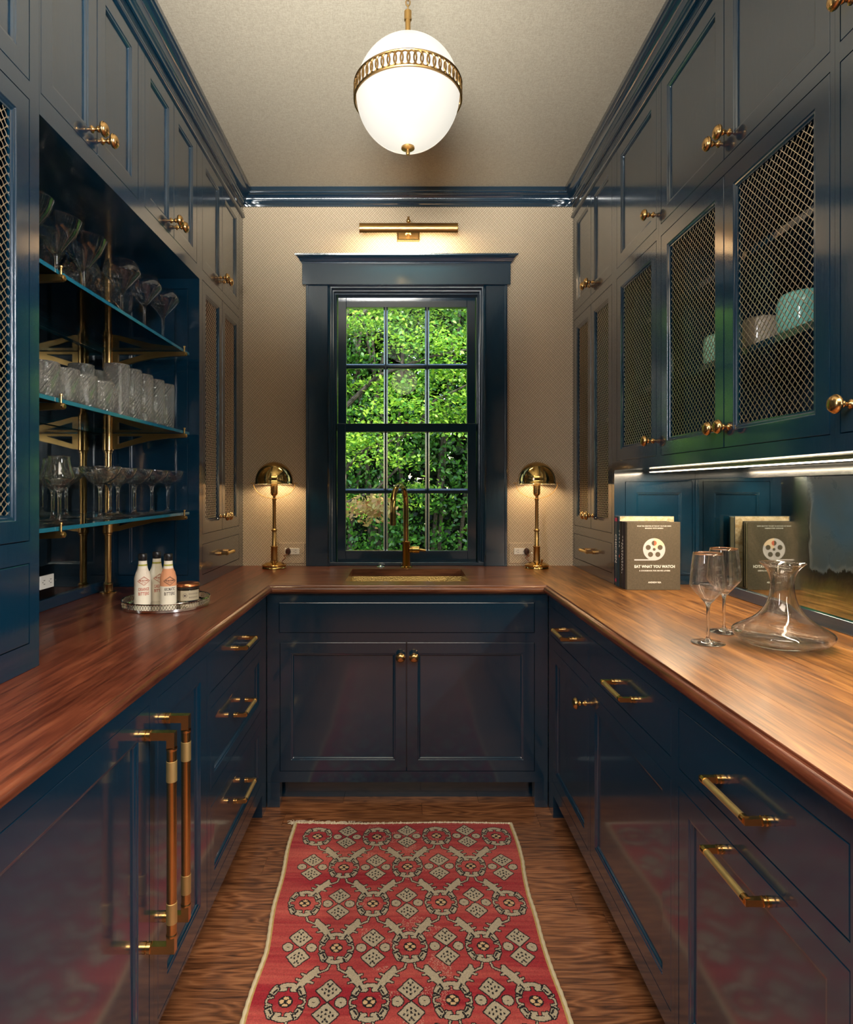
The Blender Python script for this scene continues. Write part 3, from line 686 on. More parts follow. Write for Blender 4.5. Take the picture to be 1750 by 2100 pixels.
def outlet(P, u0, u1, v0, v1, iu0, iu1, iv0, iv1, label, plate):
    r = thing('outlet', label, 'outlet', P((u0+u1)/2, (v0+v1)/2, 0))
    mk('cover_plate', MB().ring(u0, u1, v0, v1, [(0, .0004), (0, .003), (.002, .0045)], P, cap=True), plate, r)
    mk('socket_face', MB().ring(iu0, iu1, iv0, iv1, [(0, .0042), (0, .0075), (.001, .0085)], P, cap=True), WHITEP, r)
    sl = MB()
    for c in (.27, .75):
        uc = iu0+(iu1-iu0)*c; vc = (iv0+iv1)/2
        sl.box(uc-.004, uc+.004, vc+.005, vc+.0068, .008, .0090, P); sl.box(uc-.004, uc+.004, vc-.0068, vc-.005, .008, .0090, P); sl.box(uc-.010, uc-.007, vc-.0015, vc+.0015, .008, .0090, P)
    mk('slots', sl, DARKP, r)
    sc2 = MB()
    for uu in (u0+.012, u1-.012): sc2.lathe([(.0028, .0044), (.0028, .0055), (0, .006)], 10, lambda a, b, h: P(uu+a, (v0+v1)/2+b, h))
    mk('screw', sc2, CHROME, r); return r
outlet(PY(YB), -.629, -.497, .925, 1.031, -.598, -.523, .972, 1.004, 'white socket with wallpapered cover plate left of the window', WALLP)
outlet(PY(YB), .545, .672, .925, 1.031, .570, .645, .972, 1.004, 'white socket with wallpapered cover plate right of the window', WALLP)
outlet(lambda u, v, n: (ML+n, u, v), 1.945, 2.063, .952, 1.058, 1.960, 2.035, .985, 1.028, 'white socket under clear plate on the left niche mirror', ACRYL)

# ------------------------------------------------------------------ picture light
pl_ = thing('picture_light', 'horizontal brass tube picture light above the window', 'lamp', (.031, YB, 2.60))
mk('wall_plate', MB().ring(-.026, .089, 2.566, 2.645, [(0, .0005), (0, .012), (.004, .014), (.008, .018)], PY(YB), cap=True), BRASS, pl_)
mk('arm', MB().tube([(.031, YB-.017, 2.604), (.031, YB-.03, 2.602), (.031, YB-.055, 2.592), (.031, YB-.09, 2.60), (.031, YB-.115, 2.62), (.031, YB-.125, 2.64)], .006, 12).lathe([(0, 0), (.016, 0), (.017, .003), (.012, .006), (.012, .009), (.015, .012), (.009, .016), (0, .017)], 20, lambda a, b, h: (.031+a, YB-.017-h, 2.604+b)), BRASS, pl_, smooth=True)
tb = MB(); r = .0245; zc_ = 2.578; yc_ = 3.0
A = [(-.208, yc_+r*math.cos(a), zc_+r*math.sin(a)) for a in [math.radians(-8+k*262/24) for k in range(25)]]; Ai = [(-.208, yc_+(r-.0012)*math.cos(a), zc_+(r-.0012)*math.sin(a)) for a in [math.radians(254-k*262/24) for k in range(25)]]
B = [(.2714, p[1], p[2]) for p in A]; Bi = [(.2714, p[1], p[2]) for p in Ai]
tb.sweep(A+Ai, B+Bi)
for xx in (-.208, .2714): tb.lathe([(0, 0), (r, 0), (r+.0006, .001), (r+.0006, .002), (0, .002)], 32, lambda a, b, h: (xx+(h if xx < 0 else -h), yc_+a, zc_+b))
mk('tube_shade', tb, BRASS_A, pl_, smooth=True, angle=45)
mk('bulb', MB().tube([(-.15, yc_, zc_), (.21, yc_, zc_)], .008, 12), emit('picture_bulb', (1, .8, .5), 6), pl_, smooth=True)
mk('finial', MB().lathe([(0, .0), (.004, .0), (.004, .004), (.0095, .008), (.011, .014), (.0085, .020), (0, .0235)], 20, lambda a, b, h: (.031+a, yc_+b, zc_+r-.002+h)), BRASS_A, pl_, smooth=True)
light('picture_light_lamp', 'AREA', (.03, yc_+.004, zc_-.012), 2.8, (1, .72, .42), .40, .02, look=(.03, YB+.15, 2.2))

# ------------------------------------------------------------------ pendant
PX, PYY, PZ, PR = .0165, 1.75, 2.432, .1475
pd = thing('pendant_lamp', 'white glass globe pendant with pierced brass band', 'lamp', (PX, PYY, ZH)); L = Lz(PX, PYY)
globe = emit('opal_glass', (1, .95, .83), .57, (.14, .13, .12))
gb = [(0, PZ-PR*1.03)]+[(PR*math.sin(a), PZ-PR*1.03*math.cos(a)) for a in [PI*.5*k/20 for k in range(1, 21)]]
gt = [(PR*math.cos(a), PZ+PR*1.0*math.sin(a)) for a in [PI*.5*k/20 for k in range(0, 20)]]+[(0, PZ+PR)]
mk('lower_globe', MB().lathe(gb+[(PR-.004, PZ)], 64, L), globe, pd, smooth=True, angle=60)
mk('upper_globe', MB().lathe([(PR-.004, PZ)]+gt, 64, L), globe, pd, smooth=True, angle=60)
bh = .023; Rb = PR+.003
bd = MB()
for zz in (PZ-bh, PZ+bh-.005): bd.lathe([(Rb-.001, zz), (Rb+.003, zz), (Rb+.0042, zz+.0025), (Rb+.003, zz+.005), (Rb-.001, zz+.005), (Rb-.001, zz)], 96, L)
for k in range(54):
    t = 2*PI*k/54; cx_, cy_ = PX+(Rb+.0015)*math.cos(t), PYY+(Rb+.0015)*math.sin(t); tx, ty = -math.sin(t), math.cos(t)
    loop = [(cx_+tx*.0125*math.cos(a), cy_+ty*.0125*math.cos(a), PZ+.0185*math.sin(a)) for a in [2*PI*j/16 for j in range(17)]]
    bd.tube(loop, .0023, 6, cap=False)
mk('band', bd, m_brass('dark_brass', (.34, .20, .07), .35), pd, smooth=True, angle=50)
mk('finial', MB().lathe([(0, PZ-PR*1.03-.020), (.005, PZ-PR*1.03-.020), (.006, PZ-PR*1.03-.016), (.0055, PZ-PR*1.03-.006), (.019, PZ-PR*1.03-.003), (.019, PZ-PR*1.03+.001), (0, PZ-PR*1.03+.002)], 28, L), BRASS_A, pd, smooth=True, angle=45)
mk('stem', MB().lathe([(0, PZ+PR-.004), (.026, PZ+PR-.003), (.025, PZ+PR+.004), (.020, PZ+PR+.010), (.013, PZ+PR+.014), (.011, PZ+PR+.016), (.011, PZ+PR+.028), (.0075, PZ+PR+.031), (.0075, PZ+PR+.062), (.0105, PZ+PR+.064), (.0105, PZ+PR+.088), (.006, PZ+PR+.091), (0, PZ+PR+.092)], 28, L), BRASS_A, pd, smooth=True, angle=45)
chn = MB(); zz = PZ+PR+.098; k = 0
while zz < ZH-.03:
    ax = (1, 0) if k % 2 else (0, 1)
    chn.tube([(PX+ax[0]*.006*math.cos(a), PYY+ax[1]*.006*math.cos(a), zz+.010*math.sin(a)) for a in [2*PI*j/12 for j in range(13)]], .0016, 6, cap=False); zz += .0155; k += 1
mk('chain', chn, BRASS_A, pd, smooth=True)
mk('canopy', MB().lathe([(0, ZH-.024), (.006, ZH-.024), (.008, ZH-.018), (.045, ZH-.014), (.058, ZH-.006), (.060, ZH-.0005), (0, ZH-.0005)], 36, L), BRASS_A, pd, smooth=True)
light('pendant_glow', 'POINT', (PX, PYY-.0, PZ-.30), .8, (1, .86, .66), radius=.1)

# ------------------------------------------------------------------ niche shelving
sr = thing('shelf_rack', 'brass poles and brackets carrying the niche glass shelves', 'shelf rack', (-1.115, 1.9, ZC))
SZ = (1.837, 1.527, 1.216)
for py in (1.487, 2.33):
    L = Lz(-1.115, py)
    pr = [(0, ZC+.0005), (.030, ZC+.0005), (.030, ZC+.004), (.018, ZC+.007), (.0165, ZC+.03), (.0185, ZC+.033), (.0155, ZC+.037), (.0125, ZC+.040)]
    for z in reversed(SZ): pr += [(.0125, z-.085), (.0155, z-.083), (.0155, z-.078), (.0195, z-.074), (.0195, z-.006), (.0125, z-.004)]
    pr += [(.0125, 2.14), (.022, 2.1415), (.022, 2.1475), (0, 2.1475)]
    mk('pole', MB().lathe(pr, 24, L), BRASS, sr, smooth=True, angle=40)
    for z in SZ:
        Q = lambda u, v, n: (u, py-n, v)
        b = MB(); t = .0065; zt = z-.0105; X0, X1 = -1.098, -.822
        top = [(X0, zt), (X1, zt)]; bot = [(X0, zt-.060), (X0+.03, zt-.056), (X0+.09, zt-.038), (X0+.15, zt-.026), (X0+.21, zt-.018), (X1, zt-.014)]
        hole = [(X0+.022, zt-.010), (X0+.120, zt-.010), (X0+.022, zt-.040)]
        # body pieces round the triangular cut-out
        def pp(poly): b.prism(poly, -t, t, lambda a, c, h: Q(a, c, h))
        pp([(X0, zt), (X1, zt), (X1, zt-.014), (X0+.21, zt-.018), (X0+.15, zt-.026), (X0+.120, zt-.010), (X0+.022, zt-.010)][:0] or [(X0, zt), (X1, zt), (X1, zt-.010), (X0, zt-.010)])
        pp([(X0, zt-.010), (X0+.022, zt-.010), (X0+.022, zt-.058), (X0, zt-.060)])
        pp([(X0+.022, zt-.040), (X0+.120, zt-.010), (X0+.15, zt-.026), (X0+.09, zt-.040), (X0+.022, zt-.058)])
        pp([(X0+.120, zt-.010), (X1, zt-.010), (X1, zt-.015), (X0+.21, zt-.0185), (X0+.15, zt-.026)])
        b.lathe([(0, 0), (.009, 0), (.009, .004), (.006, .006), (0, .006)], 14, lambda a, c, h: (X1+h, py+a, zt-.0075+c*.8))
        b.lathe([(.0026, 0), (.0026, .020), (.0042, .021), (.0042, .025), (0, .026)], 12, lambda a, c, h: (X1-.004+a, py+c, zt-.003+h))
        mk('bracket', b, BRASS_K if False else BRASS_A, sr, bevel=0)
names = ('top', 'middle', 'lowest')
for z, nm in zip(SZ, names):
    s = MB().box(-1.150, -.832, 1.400, 2.402, z-.0085, z+.0015)
    o = tag(mk('glass_shelf', s, [SHEET, EDGE], loc=None), '%s clear glass shelf of the left niche' % nm, 'shelf', 'glass shelves in the niche')
    for p in o.data.polygons: p.material_index = 0 if abs(p.normal.z) > .5 else 1
ZS = [z+.0016 for z in SZ]

# ------------------------------------------------------------------ glasses
def place(proto, items, used):
    for (x, y, z, lab, grp) in items:
        o = proto if not used else copy_tree(proto); used.append(1); o.location = (x, y, z); tag(o, lab, None, grp)
def glass_thing(name, label, cat, prof_outer, parts=None):
    pass
def stemware(name, cat, outer, inner, base_r, n=40, rib=None):
    prof = outer+inner
    r = thing(name, 'x', cat, (0, 0, 0))
    ho = [p for p in outer]
    mk('bowl', MB().lathe(prof, n, rib=rib), GLASS, r, smooth=True, angle=60)
    return r
def stem_prof(base, h1, sr_):
    return [(0, .0005), (base*.85, .0003), (base, .0012), (base, .0022), (base*.6, .0036), (base*.28, .006), (sr_*1.8, .010), (sr_*1.1, .017), (sr_, .03), (sr_, h1*.7), (sr_*1.15, h1*.92), (sr_*1.6, h1)]
def full_glass(name, cat, base, sr_, pts_out, h1, h_in, wall=.0011, n=48, rib=None):
    """pts_out: outer wall points from the stem top upwards; the bowl, stem and foot are one blown piece split into bowl and stem parts"""
    r = thing(name, 'x', cat, (0, 0, 0))
    sp = stem_prof(base, h1, sr_)
    inner = [(max(0, p[0]-wall), p[1]+(wall*.5 if i else 0)) for i, p in enumerate(pts_out) if p[1] > h_in]
    prof = sp+pts_out[1:]+[(pts_out[-1][0]-wall*.5, pts_out[-1][1]+wall*.4)]+inner[::-1]+[(inner[0][0]*.5, h_in+.001), (0, h_in)]
    mk('bowl_and_stem', MB().lathe(prof, n, rib=rib), GLASS, r, smooth=True, angle=60)
    return r
def spl(pts, k=6):
    out = []
    for i in range(len(pts)-1):
        p0 = pts[max(0, i-1)]; p1 = pts[i]; p2 = pts[i+1]; p3 = pts[min(len(pts)-1, i+2)]
        for j in range(k):
            t = j/k; out.append(tuple(.5*(2*p1[c]+(p2[c]-p0[c])*t+(2*p0[c]-5*p1[c]+4*p2[c]-p3[c])*t*t+(3*p1[c]-p0[c]-3*p2[c]+p3[c])*t**3) for c in (0, 1)))
    return out+[pts[-1]]
def single(name, cat, prof, mat=GLASS, n=48, rib=None):
    o = mk(name, MB().lathe(prof, n, rib=rib), mat, smooth=True, angle=60); return tag(o, 'x', cat)
def goblet(name, cat, base, sr_, h1, pts, h_in, wall=.0011, n=48, rib=None):
    sp = stem_prof(base, h1, sr_); po = spl([(sr_*1.6, h1)]+pts, 5)
    inn = [(max(0, a-wall), b) for a, b in po if b > h_in+.002]
    prof = sp+po[1:]+[(po[-1][0]-wall*.5, po[-1][1]+wall*.5)]+inn[::-1]+[(0, h_in)]
    return single(name, cat, prof, GLASS, n, rib)
mart = goblet('martini_glass', 'glass', .047, .0042, .105, [(.010, .112), (.030, .140), (.050, .170), (.0635, .205)], .114)
used = []
G1 = 'martini glasses on the top niche shelf'
place(mart, [(-.947, 1.547, ZS[0], 'martini glass on top niche shelf, cut off by the left cabinet edge', G1), (-.944, 1.677, ZS[0], 'martini glass on top niche shelf, second of the front row', G1),
    (-.937, 1.807, ZS[0], 'martini glass on top niche shelf, beside the round wine glasses', G1), (-1.075, 1.84, ZS[0], 'martini glass in the back row of the top niche shelf', G1)], used)
wineb = goblet('wine_glass', 'glass', .046, .0042, .122, [(.012, .129), (.034, .155), (.055, .180), (.0585, .188), (.056, .200), (.049, .214), (.044, .223)], .128)
used = []; G2 = 'rounded wine glasses on the top niche shelf'
place(wineb, [(-.932, 2.043, ZS[0], 'round-bowled wine glass in front row, nearest the martini glasses', G2), (-.921, 2.195, ZS[0], 'round-bowled wine glass in the middle of the front row', G2), (-.913, 2.345, ZS[0], 'round-bowled wine glass at the far end of the top shelf', G2),
    (-1.06, 2.03, ZS[0], 'round-bowled wine glass in back row, behind the third martini glass', G2), (-1.049, 2.18, ZS[0], 'round-bowled wine glass in middle of the back row by the brass pole', G2), (-1.035, 2.31, ZS[0], 'round-bowled wine glass in back row at the far end', G2)], used)
def tumbler(name, R, H):
    rib = lambda t, h: 1+.04*math.cos(22*t)
    prof = [(0, .0015), (R*.8, .0005), (R*.95, .002)]+[(R*(.97+.03*k/14), .006+(H-.007)*k/14) for k in range(15)]+[(R-.0014, H)]
    m = MB().lathe(prof[:-1], 132, rib=lambda t, h: rib(t, h) if .004 < h < H-.004 else 1, twist=19)
    m.lathe([(R*1.0, H-.001), (R-.0010, H), (R-.0024, H-.002), (R-.0032, .012), (R*.5, .009), (0, .0088)], 132, twist=19)
    o = mk(name, m, GLASSR, smooth=True, angle=70, weld=True); return tag(o, 'x', 'glass')
sh_ = tumbler('tumbler', .037, .089); used = []
G3 = 'short ribbed tumblers on the middle niche shelf'; fx = -.875
ords = ['nearest the left cabinet edge', 'second in from the left cabinet', 'third in from the left cabinet', 'next to the first tall tumbler']
place(sh_, [(fx, y, ZS[1], 'short ribbed glass tumbler in front row, '+o_, G3) for y, o_ in zip((1.495, 1.588, 1.680, 1.775), ords)]+[(-.985, 1.55, ZS[1], 'short ribbed glass tumbler hidden in second row near the left cabinet', G3), (-.985, 1.66, ZS[1], 'short ribbed glass tumbler in second row behind the third short one', G3)], used)
ta_ = tumbler('highball_glass', .0365, .160); used = []
G4 = 'tall ribbed tumblers on the middle niche shelf'
ords = ['nearest the short tumblers', 'second of the tall ones', 'in the middle of the tall ones', 'second from the far end', 'at the far end of the shelf']
place(ta_, [(fx, y, ZS[1], 'tall ribbed highball glass in front row, '+o_, G4) for y, o_ in zip((1.885, 1.972, 2.060, 2.160, 2.252), ords)]+[(-.985, 1.885, ZS[1], 'tall ribbed highball glass in back row, showing above the short tumblers', G4), (-.998, 1.99, ZS[1], 'tall ribbed highball glass in back row just left of the brass pole', G4)], used)
coupe = goblet('coupe_glass', 'glass', .040, .0046, .094, [(.012, .102), (.032, .115), (.050, .134), (.0575, .150), (.0585, .157)], .104, wall=.0016, rib=lambda t, h: 1+(.012*math.cos(20*t) if .098 < h < .138 else 0), n=80)
used = []; G5 = 'coupe glasses on the lowest niche shelf'
place(coupe, [(-.91, 1.852, ZS[2], 'cut coupe glass in front row, first after the tulip glasses', G5), (-.925, 2.00, ZS[2], 'cut coupe glass in front row, second after the tulip glasses', G5), (-.925, 2.125, ZS[2], 'cut coupe glass in front row, third after the tulip glasses', G5),
    (-.916, 2.248, ZS[2], 'cut coupe glass in front row, second from the far end', G5), (-.903, 2.368-.0, ZS[2], 'cut coupe glass at the far end of the lowest shelf', G5), (-1.055, 1.93, ZS[2], 'cut coupe glass in back row, between pole reflection and tulip glasses', G5), (-1.04, 2.19, ZS[2], 'cut coupe glass in back row beside the brass pole', G5)], used)
tul = goblet('tulip_glass', 'glass', .036, .0045, .084, [(.012, .092), (.031, .112), (.036, .125), (.030, .145), (.0255, .165), (.026, .177)], .094, wall=.0014)
used = []; G6 = 'tulip glasses on the lowest niche shelf'
place(tul, [(-.902, 1.617, ZS[2], 'tall tulip-shaped glass in front, just past the left cabinet edge', G6), (-.996, 1.752, ZS[2], 'tall tulip-shaped glass standing behind the front tulip glass', G6), (-.985, 1.60, ZS[2], 'tall tulip-shaped glass in back, half hidden by the left cabinet', G6)], used)
# worktop wine glasses
wg = goblet('wine_glass', 'glass', .0405, .0037, .100, [(.010, .105), (.026, .124), (.041, .142), (.0437, .149), (.0427, .160), (.0395, .195), (.0352, .231)], .108, wall=.0009, n=64)
used = []; place(wg, [(.782, 1.570, ZC+.0003, 'nearer clear wine glass standing on the right worktop', 'wine glasses by the decanter'), (.886, 1.691, ZC+.0003, 'farther clear wine glass on right worktop, behind the nearer one', 'wine glasses by the decanter')], used)
po = spl([(.0, 0), (.055, .0005), (.082, .006), (.104, .018), (.1135, .030), (.110, .040), (.088, .053), (.060, .072), (.040, .097), (.030, .125), (.0268, .152), (.030, .178), (.040, .197), (.0525, .208)], 5)
pin = [(max(0, a-.0022), b) for a, b in po if b > .012]
dec = single('decanter', 'decanter', po+[(.0515, .2095)]+pin[::-1]+[(.05, .009), (0, .008)], GLASS, 72); dec.location = (.955, 1.543, ZC+.0005); dec['label'] = 'wide-based clear glass wine decanter on the right worktop'

# ------------------------------------------------------------------ lettering
def text(mb, s, size, P, u, v, n=.0, align='CENTER', bold=0, width=None, mi=0, sx=1.0):
    cu = bpy.data.curves.new('t', 'FONT'); cu.body = s; cu.size = size; cu.align_x = align; cu.align_y = 'CENTER'; cu.offset = bold; cu.resolution_u = 2; cu.space_character = 1.05
    o = bpy.data.objects.new('t', cu); C.objects.link(o); dg = bpy.context.evaluated_depsgraph_get(); me = o.evaluated_get(dg).to_mesh()
    vs = [tuple(w.co) for w in me.vertices]; fs = [tuple(p.vertices) for p in me.polygons]
    k = sx
    if width and vs:
        w = max(a[0] for a in vs)-min(a[0] for a in vs); k = width/w
    mb.add([P(u+a*k, v+b, n) for a, b, c in vs], fs, mi)
    o.evaluated_get(dg).to_mesh_clear(); bpy.data.objects.remove(o); bpy.data.curves.remove(cu); return mb
INKW = basic('white_ink', (.80, .76, .68), .6); INKR = basic('red_ink', (.42, .07, .03), .6); INKK = basic('dark_ink', (.05, .03, .025), .6)
# books on the right worktop, spines towards the aisle
PAGES = basic('page_block', (.62, .50, .32), .8)
def book(label, x0, x1, y0, y1, h, cover, fore=True):
    r = thing('book', label, 'book', ((x0+x1)/2, (y0+y1)/2, ZC), 'cookbooks standing on the right worktop')
    m = MB(); z0, z1 = ZC+.0003, ZC+h; t = .0028
    m.box(x0+t, x1, y0, y0+t, z0, z1); m.box(x0+t, x1, y1-t, y1, z0, z1)
    k = 8; arc = [(x0+t*1.2-(t*.9)*math.sin(PI*j/k), y0+(y1-y0)*j/k) for j in range(k+1)]
    m.prism(arc+[(x0+t*1.6, y1), (x0+t*1.6, y0)], z0, z1)
    mk('cover', m, cover, r, bevel=.0006)
    mk('pages', MB().box(x0+t*1.7, x1-.004, y0+t, y1-t, z0+.003, z1-.004), PAGES, r); return r
def m_linen(name, col):
    return m_cloth(name, tuple(c*.85 for c in col), tuple(min(1, c*1.15) for c in col), 900)
B1 = book('taupe cloth movie cookbook facing forward, white film reel on cover', .872, 1.082, 2.389, 2.410, .264, m_linen('taupe_linen', (.10, .079, .052)))
P = PY(2.3885)
def line(nm, *a, **k): mk(nm, text(MB(), *a, **k), INKW, B1, fixn=False)
cp = 0; cx = .982
zt = lambda py: 1.312-(py-1000)*2.389/1260
line('blurb_text', 'FROM THE CREATOR OF THE HIT YOUTUBE SERIES', .0058, P, cx-.002, zt(1079), .0003, bold=.0001, width=.132)
line('blurb_text', 'BINGING WITH BABISH', .0062, P, cx-.002, zt(1083.5), .0003, bold=.0001, width=.07)
line('title_text', 'EAT WHAT YOU WATCH', .0145, P, cx-.0, zt(1162), .0003, bold=.0006, width=.157)
line('subtitle_text', 'A COOKBOOK FOR MOVIE LOVERS', .0075, P, cx, zt(1170.5), .0003, bold=.0002, width=.121)
line('author_text', 'ANDREW REA', .009, P, cx, zt(1194.5), .0003, bold=.0003, width=.051)
def disc(mb, cx, cz, r, n, a0=0, a1=2*PI, k=40, mi=0):
    vs = [P(cx+r*math.cos(a0+(a1-a0)*j/k), cz+r*math.sin(a0+(a1-a0)*j/k), n) for j in range(k+(0 if abs(a1-a0-2*PI) < 1e-6 else 1))]
    if abs(a1-a0-2*PI) > 1e-6: vs.append(P(cx, cz, n))
    mb.add(vs, [tuple(range(len(vs)))], mi)
rl = MB(); rz = zt(1126.6); rx = .980; RR = .0433
disc(rl, rx, rz, RR, .0003); rl.box(rx-.077, rx-.004, rz-RR, rz-RR+.0048, .00005, .00025, P)
disc(rl, rx, rz, RR, .0005, math.radians(22), math.radians(92), 14, 1)
for k in range(5):
    a = math.radians(90+72*k); disc(rl, rx+.0243*math.cos(a), rz+.0243*math.sin(a), .0098, .0007, mi=2)
disc(rl, rx, rz, .0056, .0007, mi=2); disc(rl, rx+.0243*math.cos(math.radians(90)), rz+.0243, .0098, .0009, -PI/2, PI/2, 20, 3)
mk('film_reel_print', rl, [basic('reel_grey', (.58, .52, .50), .6), basic('reel_cream', (.80, .58, .38), .6), basic('reel_hole', (.10, .075, .045), .7), basic('reel_red', (.62, .13, .06), .6)], B1, fixn=False)
B2 = book('slim black cookbook with small white spine lettering, behind the taupe one', .869, 1.055, 2.4115, 2.436, .264, basic('book_black', (.022, .014, .016), .55))
B3 = book('black cookbook with widely spaced spine letters and red dot', .868, 1.06, 2.4375, 2.463, .264, basic('book_brownblack', (.018, .014, .012), .5))
B4 = book('tall dark teal chicken cookbook nearest the right tower', .866, 1.092, 2.4645, 2.5065, .283, basic('book_teal', (.006, .03, .045), .45))
def PSp(x): return lambda u, v, n: (x-n, v, u)
def spine(mb, s, size, x, yc, zc, bold=0, width=None, mi=0): return text(mb, s, size, lambda u, v, n: (x-n, yc-v, zc-u), 0, 0, .0008, bold=bold, width=width, mi=mi)
sp2 = MB()
for i in range(10): sp2.box(.8682, .8686, 2.417, 2.4205, ZC+.20-.014*i, ZC+.208-.014*i)
for i in range(12): sp2.box(.8682, .8686, 2.4265, 2.4295, ZC+.175-.0105*i, ZC+.181-.0105*i)
mk('spine_lettering', sp2, INKW, B2, fixn=False)
sp3 = MB(); spine(sp3, 'V E R S A', .015, .8678, 2.451, ZC+.195, .0002, .07)
sp3.lathe([(0, 0), (.006, 0), (.006, .0004), (0, .0005)], 20, lambda a, b, h: (.8668-h, 2.45+a, ZC+.125+b), mi=1)
mk('spine_lettering', sp3, [INKW, INKR], B3, fixn=False)
mk('front_board', MB().box(.874, 1.090, 2.4638, 2.4644, ZC+.001, ZC+.2825), m_cloth('marbled_cream', (.40, .27, .14), (.62, .50, .34), 60), B4)
sp4 = MB(); spine(sp4, 'CHICKEN', .026, .8658, 2.486, ZC+.152, .0006, .115)
sp4.box(.8648, .8652, 2.472, 2.498, ZC+.262, ZC+.276, mi=1); sp4.box(.8648, .8652, 2.480, 2.495, ZC+.018, ZC+.030, mi=1)
mk('spine_lettering', sp4, [INKW, basic('pink_ink', (.5, .02, .08), .5)], B4, fixn=False)

# ------------------------------------------------------------------ tray with bottles and jar
ty = thing('tray', 'round silver gallery tray on the left worktop', 'tray', (-.7936, 2.07, ZC)); L = Lz(-.7936, 2.07); z = ZC
mk('plate', MB().lathe([(0, z+.003), (.132, z+.003), (.136, z+.001), (.1385, z+.002), (.139, z+.008), (.137, z+.009), (.135, z+.006), (0, z+.0048)], 72, L), CHROME, ty, smooth=True)
gm = MB(); gm.lathe([(.1385, z+.0265), (.1405, z+.0265), (.1415, z+.0285), (.1400, z+.0305), (.1380, z+.0295), (.1385, z+.0265)], 72, L); gm.lathe([(.138, z+.008), (.1395, z+.008), (.1395, z+.0105), (.138, z+.0105), (.138, z+.008)], 72, L)
NB = 96
for k in range(NB):
    t = 2*PI*k/NB
    for s in (-1, 1):
        t2 = t+s*2*PI/NB; gm.tube([(-.7936+.139*math.cos(t), 2.07+.139*math.sin(t), z+.010), (-.7936+.139*math.cos((t+t2)/2), 2.07+.139*math.sin((t+t2)/2), z+.0185), (-.7936+.139*math.cos(t2), 2.07+.139*math.sin(t2), z+.027)], .0008, 3, cap=False)
tag(mk('gallery_rail', gm, CHROME, ty, smooth=True), kind='stuff')
ZTR = ZC+.0052
def bottle(x, y, label, word1, word2, wrap, ink, rot):
    r = thing('bitters_bottle', label, 'bottle', (x, y, ZTR), 'paper-wrapped bitters bottles on the tray'); L = Lz(x, y); z = ZTR
    pp = basic('paper_'+word2, (.72, .65, .52), .75); sh = basic('shoulder_'+word2, wrap, .75)
    mk('body', MB().lathe([(0, z), (.0245, z), (.0265, z+.003), (.0265, z+.062)], 36, L).lathe([(.0265, z+.062), (.0265, z+.088), (.025, z+.095), (.020, z+.110), (.0165, z+.120)], 36, L, mi=1).lathe([(.0165, z+.120), (.0145, z+.132), (.0138, z+.146), (0, z+.146)], 36, L), [pp, sh], r, smooth=True, weld=True)
    cr_ = MB()
    for k in range(7): a = 2*PI*k/7+.3; cr_.tube([(x+.0275*math.cos(a)*.93, y+.0275*math.sin(a)*.93, z+.088), (x+.0205*math.cos(a), y+.0205*math.sin(a), z+.110)], [.0005, .0009], 4)
    mk('paper_crease', cr_, sh, r)
    mk('neck_label', MB().lathe([(.0150, z+.1290), (.0152, z+.1295), (.0148, z+.134), (.0145, z+.1345)], 30, L), basic('neck_olive', (.35, .33, .05), .7), r, smooth=True)
    cpz = z+.146
    mk('cap', MB().lathe([(0, cpz), (.0135, cpz), (.0138, cpz+.004), (.0125, cpz+.005), (.0138, cpz+.007), (.0138, cpz+.021), (.012, cpz+.0235), (0, cpz+.0235)], 28, L, rib=lambda t, h: 1+.012*math.cos(30*t)), basic('cap_black', (.01, .009, .009), .35), r, smooth=True)
    lb = MB(); R_ = .0268
    def W(u, v, n): a = -PI/2+rot+u/R_; return (x+(R_+n)*math.cos(a), y+(R_+n)*math.sin(a), z+v)
    text(lb, word1, .0150, W, 0, .052, .0001, width=.036, bold=.0003); text(lb, word2, .0150, W, 0, .037, .0001, width=.036, bold=.0003)
    def bar(p, q_, w=.0009):
        d = Vector((q_[0]-p[0], q_[1]-p[1], 0)); k = 6
        for j in range(k):
            a, b = [(p[0]+d.x*t, p[1]+d.y*t) for t in (j/k, (j+1)/k)]; lb.add([W(a[0], a[1]-w/2, .0002), W(b[0], b[1]-w/2, .0002), W(b[0], b[1]+w/2, .0002), W(a[0], a[1]+w/2, .0002)], [(0, 1, 2, 3)], 1)
    for o_ in (0, .002):
        bar((-.021+o_, .080), (0, .095-o_)); bar((0, .095-o_), (.021-o_, .080)); bar((-.021+o_, .080), (0, .065+o_)); bar((0, .065+o_), (.021-o_, .080))
    text(lb, 'FEE BROTHERS', .0062, W, 0, .081, .0003, width=.028, bold=.0002, mi=1); text(lb, 'BITTERS', .004, W, 0, .0745, .0003, width=.014, mi=1)
    mk('lettering', lb, [ink, ink if ink is not INKK else INKK], r, fixn=False)
bottle(-.878, 2.078, 'paper-wrapped bottle with orange lettering, left on the tray', 'ORANGE', 'BITTERS', (.70, .60, .47), INKR, .55)
bottle(-.857, 2.145, 'paper-wrapped pale bottle at the back of the tray', 'CARDAMOM', 'BITTERS', (.68, .63, .50), INKR, .75)
bottle(-.792, 2.08, 'paper-wrapped bottle with peach shoulder, in front beside the jar', 'AROMATIC', 'BITTERS', (.62, .27, .13), INKK, .55)
jr = thing('jar', 'squat glass jar with copper-coloured lid on the tray', 'jar', (-.747, 2.138, ZTR)); L = Lz(-.747, 2.138); z = ZTR
mk('glass', MB().lathe([(0, z), (.037, z), (.0395, z+.003), (.0395, z+.043), (.036, z+.048), (.036, z+.050), (.034, z+.050), (.034, z+.046), (.0375, z+.042), (.0375, z+.006), (0, z+.005)], 48, L), GLASS, jr, smooth=True)
